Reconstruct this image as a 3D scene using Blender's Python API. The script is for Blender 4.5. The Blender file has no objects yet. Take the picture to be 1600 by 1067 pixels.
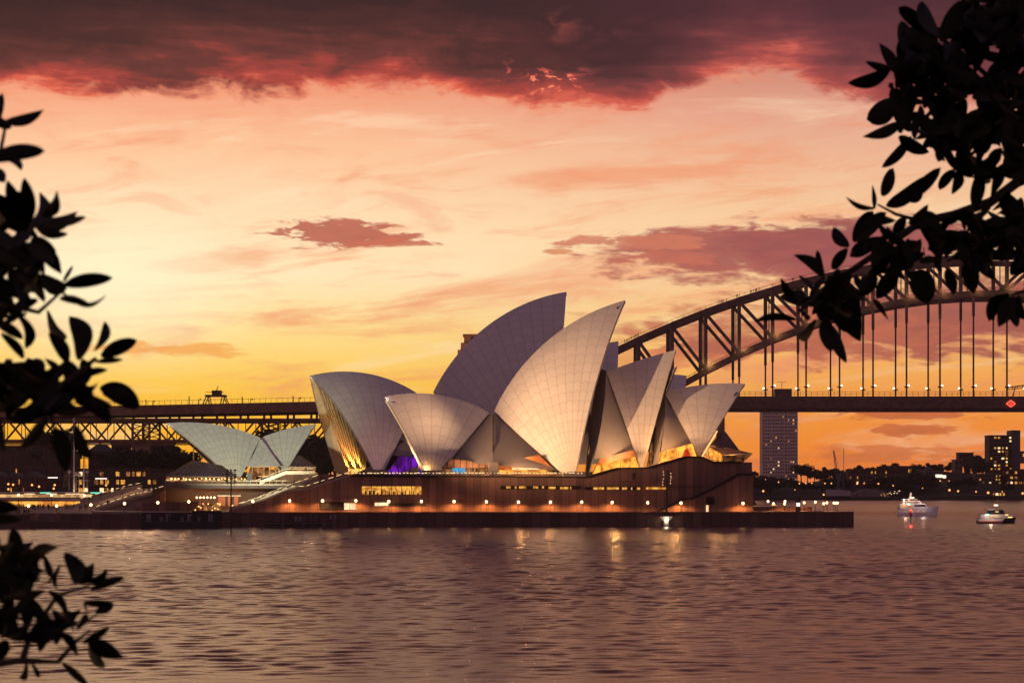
import bpy, math, random
from mathutils import Vector, Matrix
R = math.radians
random.seed(7)
scene = bpy.context.scene
col = scene.collection

# ------------------------------------------------------------------ camera
F, H, HY, CX = 3060.0, 10.0, 760.0, 800.0      # focal length in photo pixels, eye height, horizon row, centre column
cam = bpy.data.cameras.new('camera'); cam_o = bpy.data.objects.new('camera', cam); col.objects.link(cam_o)
cam_o.location = (0, 0, H); cam_o.rotation_euler = (R(90), 0, 0)
cam.sensor_width = 36; cam.lens = 36 * F / 1600; cam.shift_y = (HY - 533.5) / 1600
cam.clip_start = 0.3; cam.clip_end = 20000
cam.dof.use_dof = True; cam.dof.focus_distance = 520; cam.dof.aperture_fstop = 8.0
scene.camera = cam_o
scene.view_settings.view_transform = 'Standard'; scene.view_settings.look = 'None'
scene.view_settings.exposure = 0; scene.view_settings.gamma = 1
scene.cycles.use_denoising = True
scene.cycles.max_bounces = 5; scene.cycles.diffuse_bounces = 2; scene.cycles.glossy_bounces = 3
scene.cycles.sample_clamp_indirect = 4.0

def lin(c):
    out = []
    for v in c[:3]:
        v /= 255.0
        out.append(v / 12.92 if v <= .04045 else ((v + .055) / 1.055) ** 2.4)
    return (out[0], out[1], out[2], 1.0)

# ------------------------------------------------------------------ node helper
class NT:
    def __init__(s, nt): s.nt = nt; nt.nodes.clear()
    def new(s, t): return s.nt.nodes.new(t)
    def put(s, sock, v):
        if v is None: return
        if isinstance(v, bpy.types.NodeSocket): s.nt.links.new(v, sock)
        else:
            try: sock.default_value = v
            except Exception:
                sock.default_value = (v[0], v[1], v[2]) if hasattr(v, '__len__') else (v, v, v)
    def m(s, op, a, b=None, c=None, clamp=False):
        n = s.new('ShaderNodeMath'); n.operation = op; n.use_clamp = clamp
        for i, v in enumerate((a, b, c)): s.put(n.inputs[i], v)
        return n.outputs[0]
    def vm(s, op, a, b=None):
        n = s.new('ShaderNodeVectorMath'); n.operation = op
        s.put(n.inputs[0], a); s.put(n.inputs[1], b)
        return n.outputs[0]
    def sep(s, v):
        n = s.new('ShaderNodeSeparateXYZ'); s.put(n.inputs[0], v); return n.outputs
    def comb(s, x, y, z):
        n = s.new('ShaderNodeCombineXYZ')
        for i, v in enumerate((x, y, z)): s.put(n.inputs[i], v)
        return n.outputs[0]
    def smooth(s, x, a, b, lo=0.0, hi=1.0):
        n = s.new('ShaderNodeMapRange'); n.interpolation_type = 'SMOOTHSTEP'
        s.put(n.inputs[0], x)
        for i, v in enumerate((a, b, lo, hi)): s.put(n.inputs[i + 1], v)
        return n.outputs[0]
    def mix(s, f, a, b, blend='MIX'):
        n = s.new('ShaderNodeMix'); n.data_type = 'RGBA'; n.blend_type = blend
        s.put(n.inputs[0], f); s.put(n.inputs[6], a); s.put(n.inputs[7], b)
        return n.outputs[2]
    def noise(s, v, scale=1.0, detail=4.0, rough=.55, dist=0.0):
        n = s.new('ShaderNodeTexNoise'); s.put(n.inputs['Vector'], v)
        n.inputs['Scale'].default_value = scale; n.inputs['Detail'].default_value = detail
        n.inputs['Roughness'].default_value = rough; n.inputs['Distortion'].default_value = dist
        return n.outputs[0]
    def ramp(s, x, stops):
        n = s.new('ShaderNodeValToRGB'); s.put(n.inputs[0], x); e = n.color_ramp.elements
        while len(e) < len(stops): e.new(0.5)
        for i, (p, c) in enumerate(stops): e[i].position = p; e[i].color = c
        return n.outputs[0]

# ------------------------------------------------------------------ world: dusk sky with clouds
SUN_AZ, SUN_EL = -11.5, 1.6        # degrees: sun behind the low sky left of the opera house
world = bpy.data.worlds.new('World'); scene.world = world; world.use_nodes = True
w = NT(world.node_tree)
tc = w.new('ShaderNodeTexCoord'); d = tc.outputs['Generated']
dx, dy, dz = w.sep(d)
az = w.m('ARCTAN2', dx, dy); el = w.m('ARCSINE', dz)
A = w.m('MULTIPLY', az, F); E = w.m('MULTIPLY', w.m('MAXIMUM', el, 0.0), F)       # 1 unit = 1/3060 rad
def az_of(px): return F * math.atan((px - CX) / F)
def el_of(py): return F * math.atan((HY - py) / F)
def ramp_el(stops):
    return w.ramp(w.m('DIVIDE', E, 800.0), [(el_of(y) / 800.0, lin(c)) for y, c in stops])
left = ramp_el([(760, (250,150,38)), (690, (255,182,36)), (640, (255,194,54)), (600, (255,206,84)), (520, (254,222,142)), (430, (255,231,186)), (330, (254,218,176)), (230, (249,192,150)), (150, (240,160,126)), (40, (190,105,85))])
right = ramp_el([(760, (232,118,55)), (700, (244,136,52)), (640, (248,152,62)), (580, (248,174,90)), (480, (243,188,128)), (380, (248,204,154)), (270, (236,184,148)), (180, (222,158,136)), (40, (170,100,90))])
base = w.mix(w.smooth(A, az_of(350), az_of(1450)), left, right)
# cirrus streaks
sv = w.comb(w.m('DIVIDE', w.m('ADD', A, w.m('MULTIPLY', E, .9)), 420.0), w.m('DIVIDE', w.m('SUBTRACT', E, w.m('MULTIPLY', A, .10)), 62.0), 3.3)
cir = w.noise(sv, 1.0, 6, .62, .6)
base = w.mix(w.smooth(cir, .48, .70, 0, .75), base, lin((238,150,108)))
base = w.mix(w.smooth(cir, .46, .30, 0, .35), base, lin((255,230,192)))
mt = w.noise(w.comb(w.m('DIVIDE', A, 170.0), w.m('DIVIDE', w.m('SUBTRACT', E, w.m('MULTIPLY', A, .05)), 46.0), 6.1), 1.0, 7, .62, .8)
base = w.mix(w.smooth(mt, .50, .70, 0, .34), base, lin((232,138,104)))
def blob(cx, cy, rx, ry):
    u = w.m('DIVIDE', w.m('SUBTRACT', A, az_of(cx)), rx); v = w.m('DIVIDE', w.m('SUBTRACT', E, el_of(cy)), ry)
    return w.m('SQRT', w.m('ADD', w.m('MULTIPLY', u, u), w.m('MULTIPLY', v, v)))
g = w.smooth(blob(175, 450, 300, 170), 1.0, 0.0, 0, .75)
base = w.mix(g, base, lin((255,246,205)))
# small separate clouds
cv = w.comb(w.m('DIVIDE', A, 105.0), w.m('DIVIDE', E, 30.0), 1.7)
cn = w.noise(cv, 1.0, 7, .6, .5)
cn_c = w.m('MULTIPLY', w.m('SUBTRACT', cn, .5), 2.6)
fine = w.noise(w.comb(w.m('DIVIDE', A, 60.0), w.m('DIVIDE', E, 14.0), 8.1), 1.0, 6, .6, .4)
fine_c = w.m('MULTIPLY', w.m('SUBTRACT', fine, .5), 3.2)
def cloud(base, cx, cy, rx, ry, c, amount=1.0, edge=.45, k=1.0):
    f = w.m('ADD', w.m('SUBTRACT', 1.0, blob(cx, cy, rx, ry)), w.m('MULTIPLY', cn_c, k if ry > 25 else k * .5))
    f = w.m('ADD', f, w.m('MULTIPLY', fine_c, .35 if ry > 25 else .8))
    body = w.mix(w.smooth(fine, .35, .7, 0, .45), lin(c), lin((min(255, c[0] + 28), c[1] + 12, c[2] + 4)))
    return w.mix(w.smooth(f, 0.0, edge, 0, amount), base, body)
base = cloud(base, 1480, 500, 340, 84, (156,82,76), .95, .5, .8)
base = cloud(base, 1230, 520, 300, 60, (184,102,80), .85, .6, .9)
base = cloud(base, 1160, 545, 150, 26, (176,98,78), .9, .5, .8)
base = cloud(base, 1200, 398, 300, 52, (164,90,84), .96, .4, .55)
base = cloud(base, 1320, 392, 240, 52, (152,82,82), .96, .4, .5)
base = cloud(base, 1000, 379, 130, 12, (196,116,92), .85, .4, .6)
base = cloud(base, 1050, 404, 110, 12, (186,104,88), .85, .4, .6)
base = cloud(base, 545, 368, 118, 24, (178,96,82), .95, .35, 1.1)
base = cloud(base, 610, 381, 80, 7, (190,104,84), .9, .35, .6)
base = cloud(base, 870, 393, 30, 5, (205,125,85), .8, .4, .5)
base = cloud(base, 270, 548, 150, 13, (236,150,62), .7, .6)
base = cloud(base, 1425, 650, 115, 11, (196,104,62), .95, .4, .8)
base = cloud(base, 1420, 674, 70, 11, (198,106,62), .95, .4, .8)
base = cloud(base, 1370, 712, 150, 20, (204,112,66), .85, .6)
base = cloud(base, 1180, 725, 70, 14, (216,122,76), .7, .6)
base = cloud(base, 1010, 560, 110, 24, (214,130,86), .6, .6)
# great dark bank
fc = w.new('ShaderNodeFloatCurve'); cur = fc.mapping.curves[0]
pts = [(0, 158), (120, 158), (330, 150), (480, 150), (640, 140), (740, 168), (840, 170), (980, 182), (1060, 150), (1130, 128), (1240, 130), (1300, 165), (1420, 176), (1600, 172)]
while len(cur.points) < len(pts): cur.points.new(.5, .5)
for i, (px, y) in enumerate(pts): cur.points[i].location = ((az_of(px) + 850) / 1700, el_of(y) / 1000)
fc.mapping.update()
w.put(fc.inputs['Value'], w.m('DIVIDE', w.m('ADD', A, 850.0), 1700.0, clamp=True))
edge_e = w.m('MULTIPLY', fc.outputs[0], 1000.0)
bn = w.noise(w.comb(w.m('DIVIDE', A, 95.0), w.m('DIVIDE', E, 52.0), 4.4), 1.0, 8, .58, .7)
bn2 = w.noise(w.comb(w.m('DIVIDE', A, 420.0), w.m('DIVIDE', E, 70.0), 2.2), 1.0, 6, .55, .5)
dist = w.m('ADD', w.m('SUBTRACT', E, edge_e), w.m('MULTIPLY', w.m('SUBTRACT', bn, .5), 84.0))
bn3 = w.noise(w.comb(w.m('DIVIDE', A, 40.0), w.m('DIVIDE', E, 24.0), 9.4), 1.0, 6, .6, .6)
dist = w.m('ADD', dist, w.m('MULTIPLY', w.m('SUBTRACT', bn3, .5), 34.0))
streak = w.noise(w.comb(w.m('DIVIDE', A, 260.0), w.m('DIVIDE', w.m('ADD', E, w.m('MULTIPLY', A, .06)), 30.0), 5.5), 1.0, 7, .6, .7)
redp = w.m('SUBTRACT', 1.0, blob(880, 30, 190, 70), clamp=True)
redq = w.m('SUBTRACT', 1.0, blob(850, 120, 120, 46), clamp=True)
tt = w.m('ADD', dist, w.m('MULTIPLY', w.m('SUBTRACT', bn2, .46), 170.0))
tt = w.m('ADD', tt, w.m('MULTIPLY', w.m('SUBTRACT', streak, .5), 90.0))
tt = w.m('SUBTRACT', tt, w.m('MULTIPLY', w.m('MULTIPLY', redp, w.smooth(bn, .47, .66)), 120.0))
tt = w.m('SUBTRACT', tt, w.m('MULTIPLY', w.m('MULTIPLY', redq, w.smooth(bn3, .5, .66)), 130.0))
tt = w.m('MINIMUM', tt, w.m('MULTIPLY', w.m('ADD', dist, 4.0), 2.2))
tt = w.m('DIVIDE', w.m('ADD', tt, 36.0), 205.0)
rimL = w.ramp(tt, [(0, lin((214,104,86))), (.10, lin((240,146,108))), (.19, lin((220,98,76))), (.30, lin((166,66,60))), (.44, lin((106,52,50))), (.62, lin((74,40,41))), (.85, lin((54,31,35)))])
rimR = w.ramp(tt, [(0, lin((206,106,92))), (.10, lin((236,146,116))), (.19, lin((206,96,82))), (.30, lin((158,72,70))), (.44, lin((118,58,62))), (.62, lin((94,48,55))), (.85, lin((76,41,48)))])
rim = w.mix(w.smooth(A, az_of(700), az_of(1300)), rimL, rimR)
sky = w.mix(w.smooth(dist, -8, 20), base, rim)
# higher up and away from the sunset the sky is a dull violet dusk
dusk = w.mix(w.smooth(dz, 0.0, .8), lin((142,108,116)), lin((96,77,100)))
dn = w.noise(w.vm('MULTIPLY', d, (3.0, 3.0, 7.0)), 1.0, 5, .55, .4)
dusk = w.mix(w.smooth(dn, .4, .68, 0, .6), dusk, lin((84,62,84)))
away = w.smooth(w.m('ABSOLUTE', az), .55, 1.7)
sky = w.mix(w.m('MAXIMUM', away, w.smooth(el, .42, .85)), sky, dusk)
sky = w.mix(w.smooth(dz, 0.0, -.03), sky, lin((60,40,44)))
bg = w.new('ShaderNodeBackground'); w.put(bg.inputs[0], sky); bg.inputs[1].default_value = 1.08
nish = w.new('ShaderNodeTexSky'); nish.sky_type = 'NISHITA'; nish.sun_disc = False
nish.sun_elevation = R(SUN_EL); nish.sun_rotation = R(SUN_AZ)
bg2 = w.new('ShaderNodeBackground'); w.put(bg2.inputs[0], nish.outputs[0]); bg2.inputs[1].default_value = .0025
add = w.new('ShaderNodeAddShader'); wo = w.new('ShaderNodeOutputWorld')
world.node_tree.links.new(bg.outputs[0], add.inputs[0]); world.node_tree.links.new(bg2.outputs[0], add.inputs[1])
world.node_tree.links.new(add.outputs[0], wo.inputs[0])

sun = bpy.data.lights.new('sun', 'SUN'); sun.energy = 0.03; sun.angle = R(14); sun.color = (1, .55, .25)
sun_o = bpy.data.objects.new('sun', sun); col.objects.link(sun_o)
sdir = Vector((math.sin(R(SUN_AZ)) * math.cos(R(SUN_EL)), math.cos(R(SUN_AZ)) * math.cos(R(SUN_EL)), math.sin(R(SUN_EL))))
sun_o.rotation_euler = sdir.to_track_quat('Z', 'Y').to_euler(); sun_o.location = (0, 0, 300)

# ------------------------------------------------------------------ geometry helpers
class MB:
    def __init__(s): s.v = []; s.f = []
    def add(s, vs, fs):
        o = len(s.v); s.v += [tuple(v) for v in vs]; s.f += [tuple(i + o for i in f) for f in fs]; return s
    def box(s, c, size, rz=0.0):
        hx, hy, hz = size[0] / 2, size[1] / 2, size[2] / 2; ca, sa = math.cos(rz), math.sin(rz); vs = []
        for z in (-hz, hz):
            for x, y in ((-hx, -hy), (hx, -hy), (hx, hy), (-hx, hy)):
                vs.append((c[0] + x * ca - y * sa, c[1] + x * sa + y * ca, c[2] + z))
        return s.add(vs, [(3,2,1,0), (4,5,6,7), (0,1,5,4), (1,2,6,5), (2,3,7,6), (3,0,4,7)])
    def bar(s, p, q, a, b, up=(0, 0, 1)):
        p, q = Vector(p), Vector(q); t = (q - p).normalized(); u = Vector(up)
        if abs(t.dot(u)) > .95: u = Vector((1, 0, 0))
        n = t.cross(u).normalized(); m = n.cross(t).normalized(); vs = []
        for e in (p, q):
            for x, y in ((-1,-1), (1,-1), (1,1), (-1,1)): vs.append(e + n * (x * a / 2) + m * (y * b / 2))
        return s.add(vs, [(3,2,1,0), (4,5,6,7), (0,1,5,4), (1,2,6,5), (2,3,7,6), (3,0,4,7)])
    def tube(s, pts, rs, n=8, cap=True):
        pts = [Vector(p) for p in pts]; vs = []; fs = []
        if not hasattr(rs, '__len__'): rs = [rs] * len(pts)
        ref = None
        for i, p in enumerate(pts):
            t = (pts[min(i + 1, len(pts) - 1)] - pts[max(i - 1, 0)]).normalized()
            u = Vector((0, 0, 1)) if abs(t.z) < .9 else Vector((1, 0, 0))
            if ref is not None: u = ref
            a = (u - t * u.dot(t)).normalized(); b = t.cross(a); ref = a
            for k in range(n):
                th = 2 * math.pi * k / n; vs.append(p + (a * math.cos(th) + b * math.sin(th)) * rs[i])
        for i in range(len(pts) - 1):
            for k in range(n):
                fs.append((i*n+k, i*n+(k+1)%n, (i+1)*n+(k+1)%n, (i+1)*n+k))
        if cap: fs.append(tuple(range(n - 1, -1, -1))); fs.append(tuple(range((len(pts)-1)*n, len(pts)*n)))
        return s.add(vs, fs)
    def ball(s, c, r, n=10, m=6, sz=1.0):
        vs = [(c[0], c[1], c[2] - r * sz)]; fs = []
        for i in range(1, m):
            ph = math.pi * i / m
            for k in range(n):
                th = 2 * math.pi * k / n
                vs.append((c[0] + r*math.sin(ph)*math.cos(th), c[1] + r*math.sin(ph)*math.sin(th), c[2] - r*sz*math.cos(ph)))
        vs.append((c[0], c[1], c[2] + r * sz)); L = len(vs) - 1
        for k in range(n): fs.append((0, 1+(k+1)%n, 1+k)); fs.append((L, 1+(m-2)*n+k, 1+(m-2)*n+(k+1)%n))
        for i in range(m - 2):
            for k in range(n): fs.append((1+i*n+k, 1+i*n+(k+1)%n, 1+(i+1)*n+(k+1)%n, 1+(i+1)*n+k))
        return s.add(vs, fs)
    def prism(s, poly, ext):
        n = len(poly); e = Vector(ext); a = [Vector(p) for p in poly]
        return s.add(a + [p + e for p in a], [tuple(range(n)), tuple(range(2*n - 1, n - 1, -1))] + [((i+1)%n, i, i+n, (i+1)%n+n) for i in range(n)])
    def grid(s, rows, thick=None):
        nr, nc = len(rows), len(rows[0]); vs = [p for r in rows for p in r]
        fs = [(i*nc+j, i*nc+j+1, (i+1)*nc+j+1, (i+1)*nc+j) for i in range(nr-1) for j in range(nc-1)]
        s.add(vs, fs)
        if thick:
            e = Vector(thick); o = [Vector(p) + e for p in vs]; s.add(o, [tuple(reversed(f)) for f in fs])
            def wall(idx):
                for a, b in zip(idx, idx[1:]): s.add([vs[a], vs[b], o[b], o[a]], [(3, 2, 1, 0)])
            wall([j for j in range(nc)]); wall([(nr-1)*nc + j for j in range(nc)])
            wall([i*nc for i in range(nr)]); wall([i*nc + nc - 1 for i in range(nr)])
        return s
    def mesh(s, name, mat, off=(0, 0, 0), smooth=False):
        me = bpy.data.meshes.new(name)
        me.from_pydata([(v[0]-off[0], v[1]-off[1], v[2]-off[2]) for v in s.v], [], s.f); me.update()
        if mat: me.materials.append(mat)
        if smooth: me.polygons.foreach_set('use_smooth', [True] * len(me.polygons))
        return me
    def build(s, name, mat, parent=None, smooth=False, loc=None):
        off = Vector((0, 0, 0)); p = parent
        while p is not None: off += p.location; p = p.parent
        me = s.mesh(name, mat, off if loc is None else off + Vector(loc), smooth)
        o = bpy.data.objects.new(name, me); col.objects.link(o)
        if loc is not None: o.location = loc
        o.parent = parent
        return o
def tag(o, label=None, cat=None, group=None, kind=None):
    if label: o['label'] = label
    if cat: o['category'] = cat
    if group: o['group'] = group
    if kind: o['kind'] = kind
    return o
def thing(name, loc, label, cat, group=None):
    o = bpy.data.objects.new(name, None); col.objects.link(o); o.location = loc; o.empty_display_size = .5
    return tag(o, label, cat, group)
def copy_tree(o, parent=None):
    kids = list(o.children); c = o.copy(); col.objects.link(c)
    if parent is not None: c.parent = parent
    for k in kids: copy_tree(k, c)
    return c
def lamp(name, loc, power, color, parent=None, radius=.2, spot=None, aim=None, blend=.6):
    L = bpy.data.lights.new(name, 'SPOT' if spot else 'POINT'); L.energy = power; L.color = color; L.shadow_soft_size = radius; L.use_soft_falloff = False
    o = bpy.data.objects.new(name, L); col.objects.link(o)
    if spot: L.spot_size = R(spot); L.spot_blend = blend
    off = Vector((0, 0, 0)); p = parent
    while p is not None: off += p.location; p = p.parent
    o.location = Vector(loc) - off
    if aim is not None: o.rotation_euler = (Vector(loc) - Vector(aim)).to_track_quat('Z', 'Y').to_euler()
    o.parent = parent
    return o

# photo geometry: a ray through a photo pixel meets a plane of the real place
def P(px, py, Y): return Vector(((px - CX) / F * Y, Y, H + (HY - py) / F * Y))
def on_plane(px, py, p0, a):
    dxy = Vector(((px - CX) / F, 1.0)); n = Vector((-math.sin(a), math.cos(a)))
    t = n.dot(Vector(p0)) / n.dot(dxy)
    return Vector((dxy.x * t, t, H + (HY - py) / F * t))
SA = R(4); SN = Vector((-math.sin(SA), math.cos(SA))); SU = Vector((math.cos(SA), math.sin(SA)))
S0 = Vector((0, 487))
def S(px, py, q): return on_plane(px, py, S0 + SN * q, SA)         # point on the site plane q metres behind the sea wall
def site(u, q, z): v = S0 + SU * u + SN * q; return Vector((v.x, v.y, z))
def u_of(px, q): v = S(px, HY, q); return (Vector((v.x, v.y)) - S0).dot(SU)
def z_of(py, px, q): return S(px, py, q).z
def Wd(q): return Vector((SN.x * q, SN.y * q, 0))

# ------------------------------------------------------------------ materials
def mat(name, color, rough=.6, metal=0.0, var=.15, scale=1.0, bump=0.0, emit=None, estr=0.0, spec=.5):
    m = bpy.data.materials.new(name); m.use_nodes = True; t = NT(m.node_tree)
    b = t.new('ShaderNodeBsdfPrincipled'); o = t.new('ShaderNodeOutputMaterial'); m.node_tree.links.new(b.outputs[0], o.inputs[0])
    co = t.new('ShaderNodeTexCoord').outputs['Object']
    n = t.noise(co, scale, 6, .6)
    c = (color[0], color[1], color[2], 1)
    lo = tuple(v * (1 - var) for v in c[:3]) + (1,); hi = tuple(min(1, v * (1 + var)) for v in c[:3]) + (1,)
    t.put(b.inputs['Base Color'], t.mix(t.smooth(n, .3, .7), lo, hi))
    b.inputs['Roughness'].default_value = rough; b.inputs['Metallic'].default_value = metal
    b.inputs['Specular IOR Level'].default_value = spec
    if bump:
        bn_ = t.new('ShaderNodeBump'); bn_.inputs['Strength'].default_value = bump; bn_.inputs['Distance'].default_value = .05
        t.put(bn_.inputs['Height'], n); m.node_tree.links.new(bn_.outputs[0], b.inputs['Normal'])
    if emit:
        b.inputs['Emission Color'].default_value = (emit[0], emit[1], emit[2], 1); b.inputs['Emission Strength'].default_value = estr
    return m
def glow(name, c, s, var=0.0, scale=1.0, stretch=(1, 1, 1)):
    m = bpy.data.materials.new(name); m.use_nodes = True; t = NT(m.node_tree)
    e = t.new('ShaderNodeEmission'); o = t.new('ShaderNodeOutputMaterial'); m.node_tree.links.new(e.outputs[0], o.inputs[0])
    if var:
        co = t.vm('MULTIPLY', t.new('ShaderNodeTexCoord').outputs['Object'], stretch)
        n = t.noise(co, scale, 5, .65)
        dk = tuple(v * (1 - var) * (.7 if i else 1) for i, v in enumerate(c[:3])) + (1,)
        t.put(e.inputs[0], t.mix(t.smooth(n, .38, .62), dk, (c[0], c[1], c[2], 1)))
    else: e.inputs[0].default_value = (c[0], c[1], c[2], 1)
    e.inputs[1].default_value = s
    return m

def tile_mat(name, base, line, chev=2.8):
    m = bpy.data.materials.new(name); m.use_nodes = True; t = NT(m.node_tree)
    b = t.new('ShaderNodeBsdfPrincipled'); o = t.new('ShaderNodeOutputMaterial'); m.node_tree.links.new(b.outputs[0], o.inputs[0])
    uv = t.new('ShaderNodeUVMap'); uv.uv_map = 'ribs'; u, v, _ = t.sep(uv.outputs[0])
    uv2 = t.new('ShaderNodeUVMap'); uv2.uv_map = 'width'; wd, _, _ = t.sep(uv2.outputs[0])
    fr = t.m('FRACT', u); c0 = t.m('ABSOLUTE', t.m('SUBTRACT', fr, .5))
    dl = t.m('MULTIPLY', t.m('SUBTRACT', .5, c0), wd)
    l1 = t.smooth(dl, .04, .13, 1, 0)
    v2 = t.m('DIVIDE', t.m('ADD', v, t.m('MULTIPLY', t.m('MULTIPLY', c0, wd), .62)), chev)
    fv = t.m('FRACT', v2); dv = t.m('MULTIPLY', t.m('SUBTRACT', .5, t.m('ABSOLUTE', t.m('SUBTRACT', fv, .5))), chev)
    l2 = t.smooth(dv, .05, .15, .85, 0)
    wn = t.new('ShaderNodeTexWhiteNoise'); wn.noise_dimensions = '2D'
    t.put(wn.inputs['Vector'], t.comb(t.m('FLOOR', u), t.m('FLOOR', v2), 0))
    big = t.noise(t.new('ShaderNodeTexCoord').outputs['Object'], .09, 6, .6)
    f = t.m('ADD', t.m('MULTIPLY', wn.outputs[0], .4), t.m('MULTIPLY', big, .8))
    bc = t.mix(t.smooth(f, .2, 1.0), tuple(x * .88 for x in base) + (1,), tuple(base) + (1,))
    # a cream border of matte tiles along each lid
    bc = t.mix(t.smooth(dl, .15, .55, .10, 0), bc, tuple(x * .8 for x in base) + (1,))
    ln = t.m('MAXIMUM', l1, l2)
    t.put(b.inputs['Base Color'], t.mix(t.m('MULTIPLY', ln, .42), bc, tuple(line) + (1,)))
    b.inputs['Roughness'].default_value = .42
    t.put(b.inputs['Roughness'], t.m('ADD', .36, t.m('MULTIPLY', wn.outputs[0], .16)))
    bp = t.new('ShaderNodeBump'); bp.inputs['Strength'].default_value = .25; bp.inputs['Distance'].default_value = .06; bp.invert = True
    t.put(bp.inputs['Height'], ln); m.node_tree.links.new(bp.outputs[0], b.inputs['Normal'])
    return m
def panel_mat(name, color, step=2.4, rough=.75, axis=0, hstep=0.0):
    """Cast panels with vertical joints along the site axis and rain streaks."""
    m = bpy.data.materials.new(name); m.use_nodes = True; t = NT(m.node_tree)
    b = t.new('ShaderNodeBsdfPrincipled'); o = t.new('ShaderNodeOutputMaterial'); m.node_tree.links.new(b.outputs[0], o.inputs[0])
    x, y, z = t.sep(t.new('ShaderNodeTexCoord').outputs['Object'])
    k = t.m('DIVIDE', t.m('ADD', x, t.m('MULTIPLY', y, .12)), step)
    fr = t.m('ABSOLUTE', t.m('SUBTRACT', t.m('FRACT', k), .5))
    j = t.smooth(fr, .445, .49)
    wn = t.new('ShaderNodeTexWhiteNoise'); wn.noise_dimensions = '1D'; t.put(wn.inputs['W'], t.m('FLOOR', k))
    st = t.noise(t.comb(t.m('MULTIPLY', x, 1.3), t.m('MULTIPLY', y, 1.3), t.m('MULTIPLY', z, .12)), 1.0, 6, .65)
    f = t.m('ADD', t.m('MULTIPLY', wn.outputs[0], .5), t.m('MULTIPLY', st, .7))
    c = t.mix(t.smooth(f, .2, .95), tuple(v * .62 for v in color) + (1,), tuple(v * 1.2 for v in color) + (1,))
    c = t.mix(t.m('MULTIPLY', j, .75), c, tuple(v * .25 for v in color) + (1,))
    t.put(b.inputs['Base Color'], c); b.inputs['Roughness'].default_value = rough
    return m

M_tile = tile_mat('shell_tiles', (.74, .68, .60), (.30, .22, .17))
M_tile_pale = tile_mat('restaurant_tiles', (.72, .72, .62), (.26, .22, .16), 2.2)
M_conc = panel_mat('precast_concrete', (.66, .55, .47), 1e6)
M_pod = panel_mat('podium_panels', (.26, .132, .088), 1.9)
M_pod2 = panel_mat('podium_panels_light', (.29, .148, .10), 1.9)
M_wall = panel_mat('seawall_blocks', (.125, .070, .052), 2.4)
M_dark = mat('dark_recess', (.012, .010, .010), .8)
M_pave = mat('granite_paving', (.22, .15, .13), .7, scale=.5)
M_glassd = mat('bronze_glass', (.035, .022, .018), .12, .0, .3, .4, spec=.8)
M_glassp = mat('violet_roof_glass', (.10, .075, .085), .15, .2, .25, .5, spec=.8)
M_bronze = mat('bronze_mullions', (.22, .13, .07), .4, .5, .2)
M_rail = mat('rail_metal', (.35, .27, .2), .4, .6)
M_foy = glow('foyer_light', (1, .40, .05), 1.8, .68, .45, (1, 1, .8))
M_foyp = glow('foyer_purple', (.28, .02, .75), .75, .8, .35, (1.2, 1.2, .5))
M_foyd = glow('foyer_dim', (.75, .30, .09), .55, .85, .5, (1, 1, 1.2))
M_lamp = glow('lamp_globe', (1, .58, .22), 9)
M_lampw = glow('cool_lamp', (1, .86, .66), 7)
M_win = glow('lit_window', (1, .48, .075), 1.05, .6, .9)
M_winw = glow('bright_window', (1, .78, .42), 1.6, .25, .8)
M_wind = mat('dark_window', (.02, .016, .016), .2)
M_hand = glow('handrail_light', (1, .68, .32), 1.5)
M_steel = mat('bridge_steel', (.16, .092, .068), .55, .2, .3, .3)
M_appr = mat('glow_tinted_steel', (.30, .15, .085), .6, .1, .3, .3)  # steel of the same bridge, lens glow put into a warmer, lighter colour
M_stone = mat('pylon_granite', (.40, .24, .15), .8, 0, .2, .3, .3)
M_black = mat('painted_black', (.015, .013, .013), .5)
M_white = mat('white_paint', (.7, .66, .62), .35, 0, .06)
M_red = glow('red_light', (1, .04, .02), 6)

print('helpers ok')

# ================================================================== SETTING: water and ground
def water_mat():
    m = bpy.data.materials.new('harbour_water'); m.use_nodes = True; t = NT(m.node_tree)
    b = t.new('ShaderNodeBsdfPrincipled'); o = t.new('ShaderNodeOutputMaterial'); m.node_tree.links.new(b.outputs[0], o.inputs[0])
    co = t.new('ShaderNodeTexCoord').outputs['Object']
    b.inputs['Base Color'].default_value = (.095, .034, .062, 1); b.inputs['Roughness'].default_value = .24
    b.inputs['IOR'].default_value = 3.0; b.inputs['Specular Tint'].default_value = (1, .75, .79, 1)
    c = t.noise(t.vm('MULTIPLY', co, (.55, 1.2, 1)), 1.0, 4, .6, .4)
    e = t.noise(t.vm('MULTIPLY', co, (1.6, 2.6, 1)), 1.0, 3, .5, .2)
    bp = t.new('ShaderNodeBump'); bp.inputs['Strength'].default_value = 1.0; bp.inputs['Distance'].default_value = .12
    t.put(bp.inputs['Height'], t.m('ADD', t.m('MULTIPLY', c, .40), t.m('MULTIPLY', e, .15))); m.node_tree.links.new(bp.outputs[0], b.inputs['Normal'])
    return m
M_water = water_mat()
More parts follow.
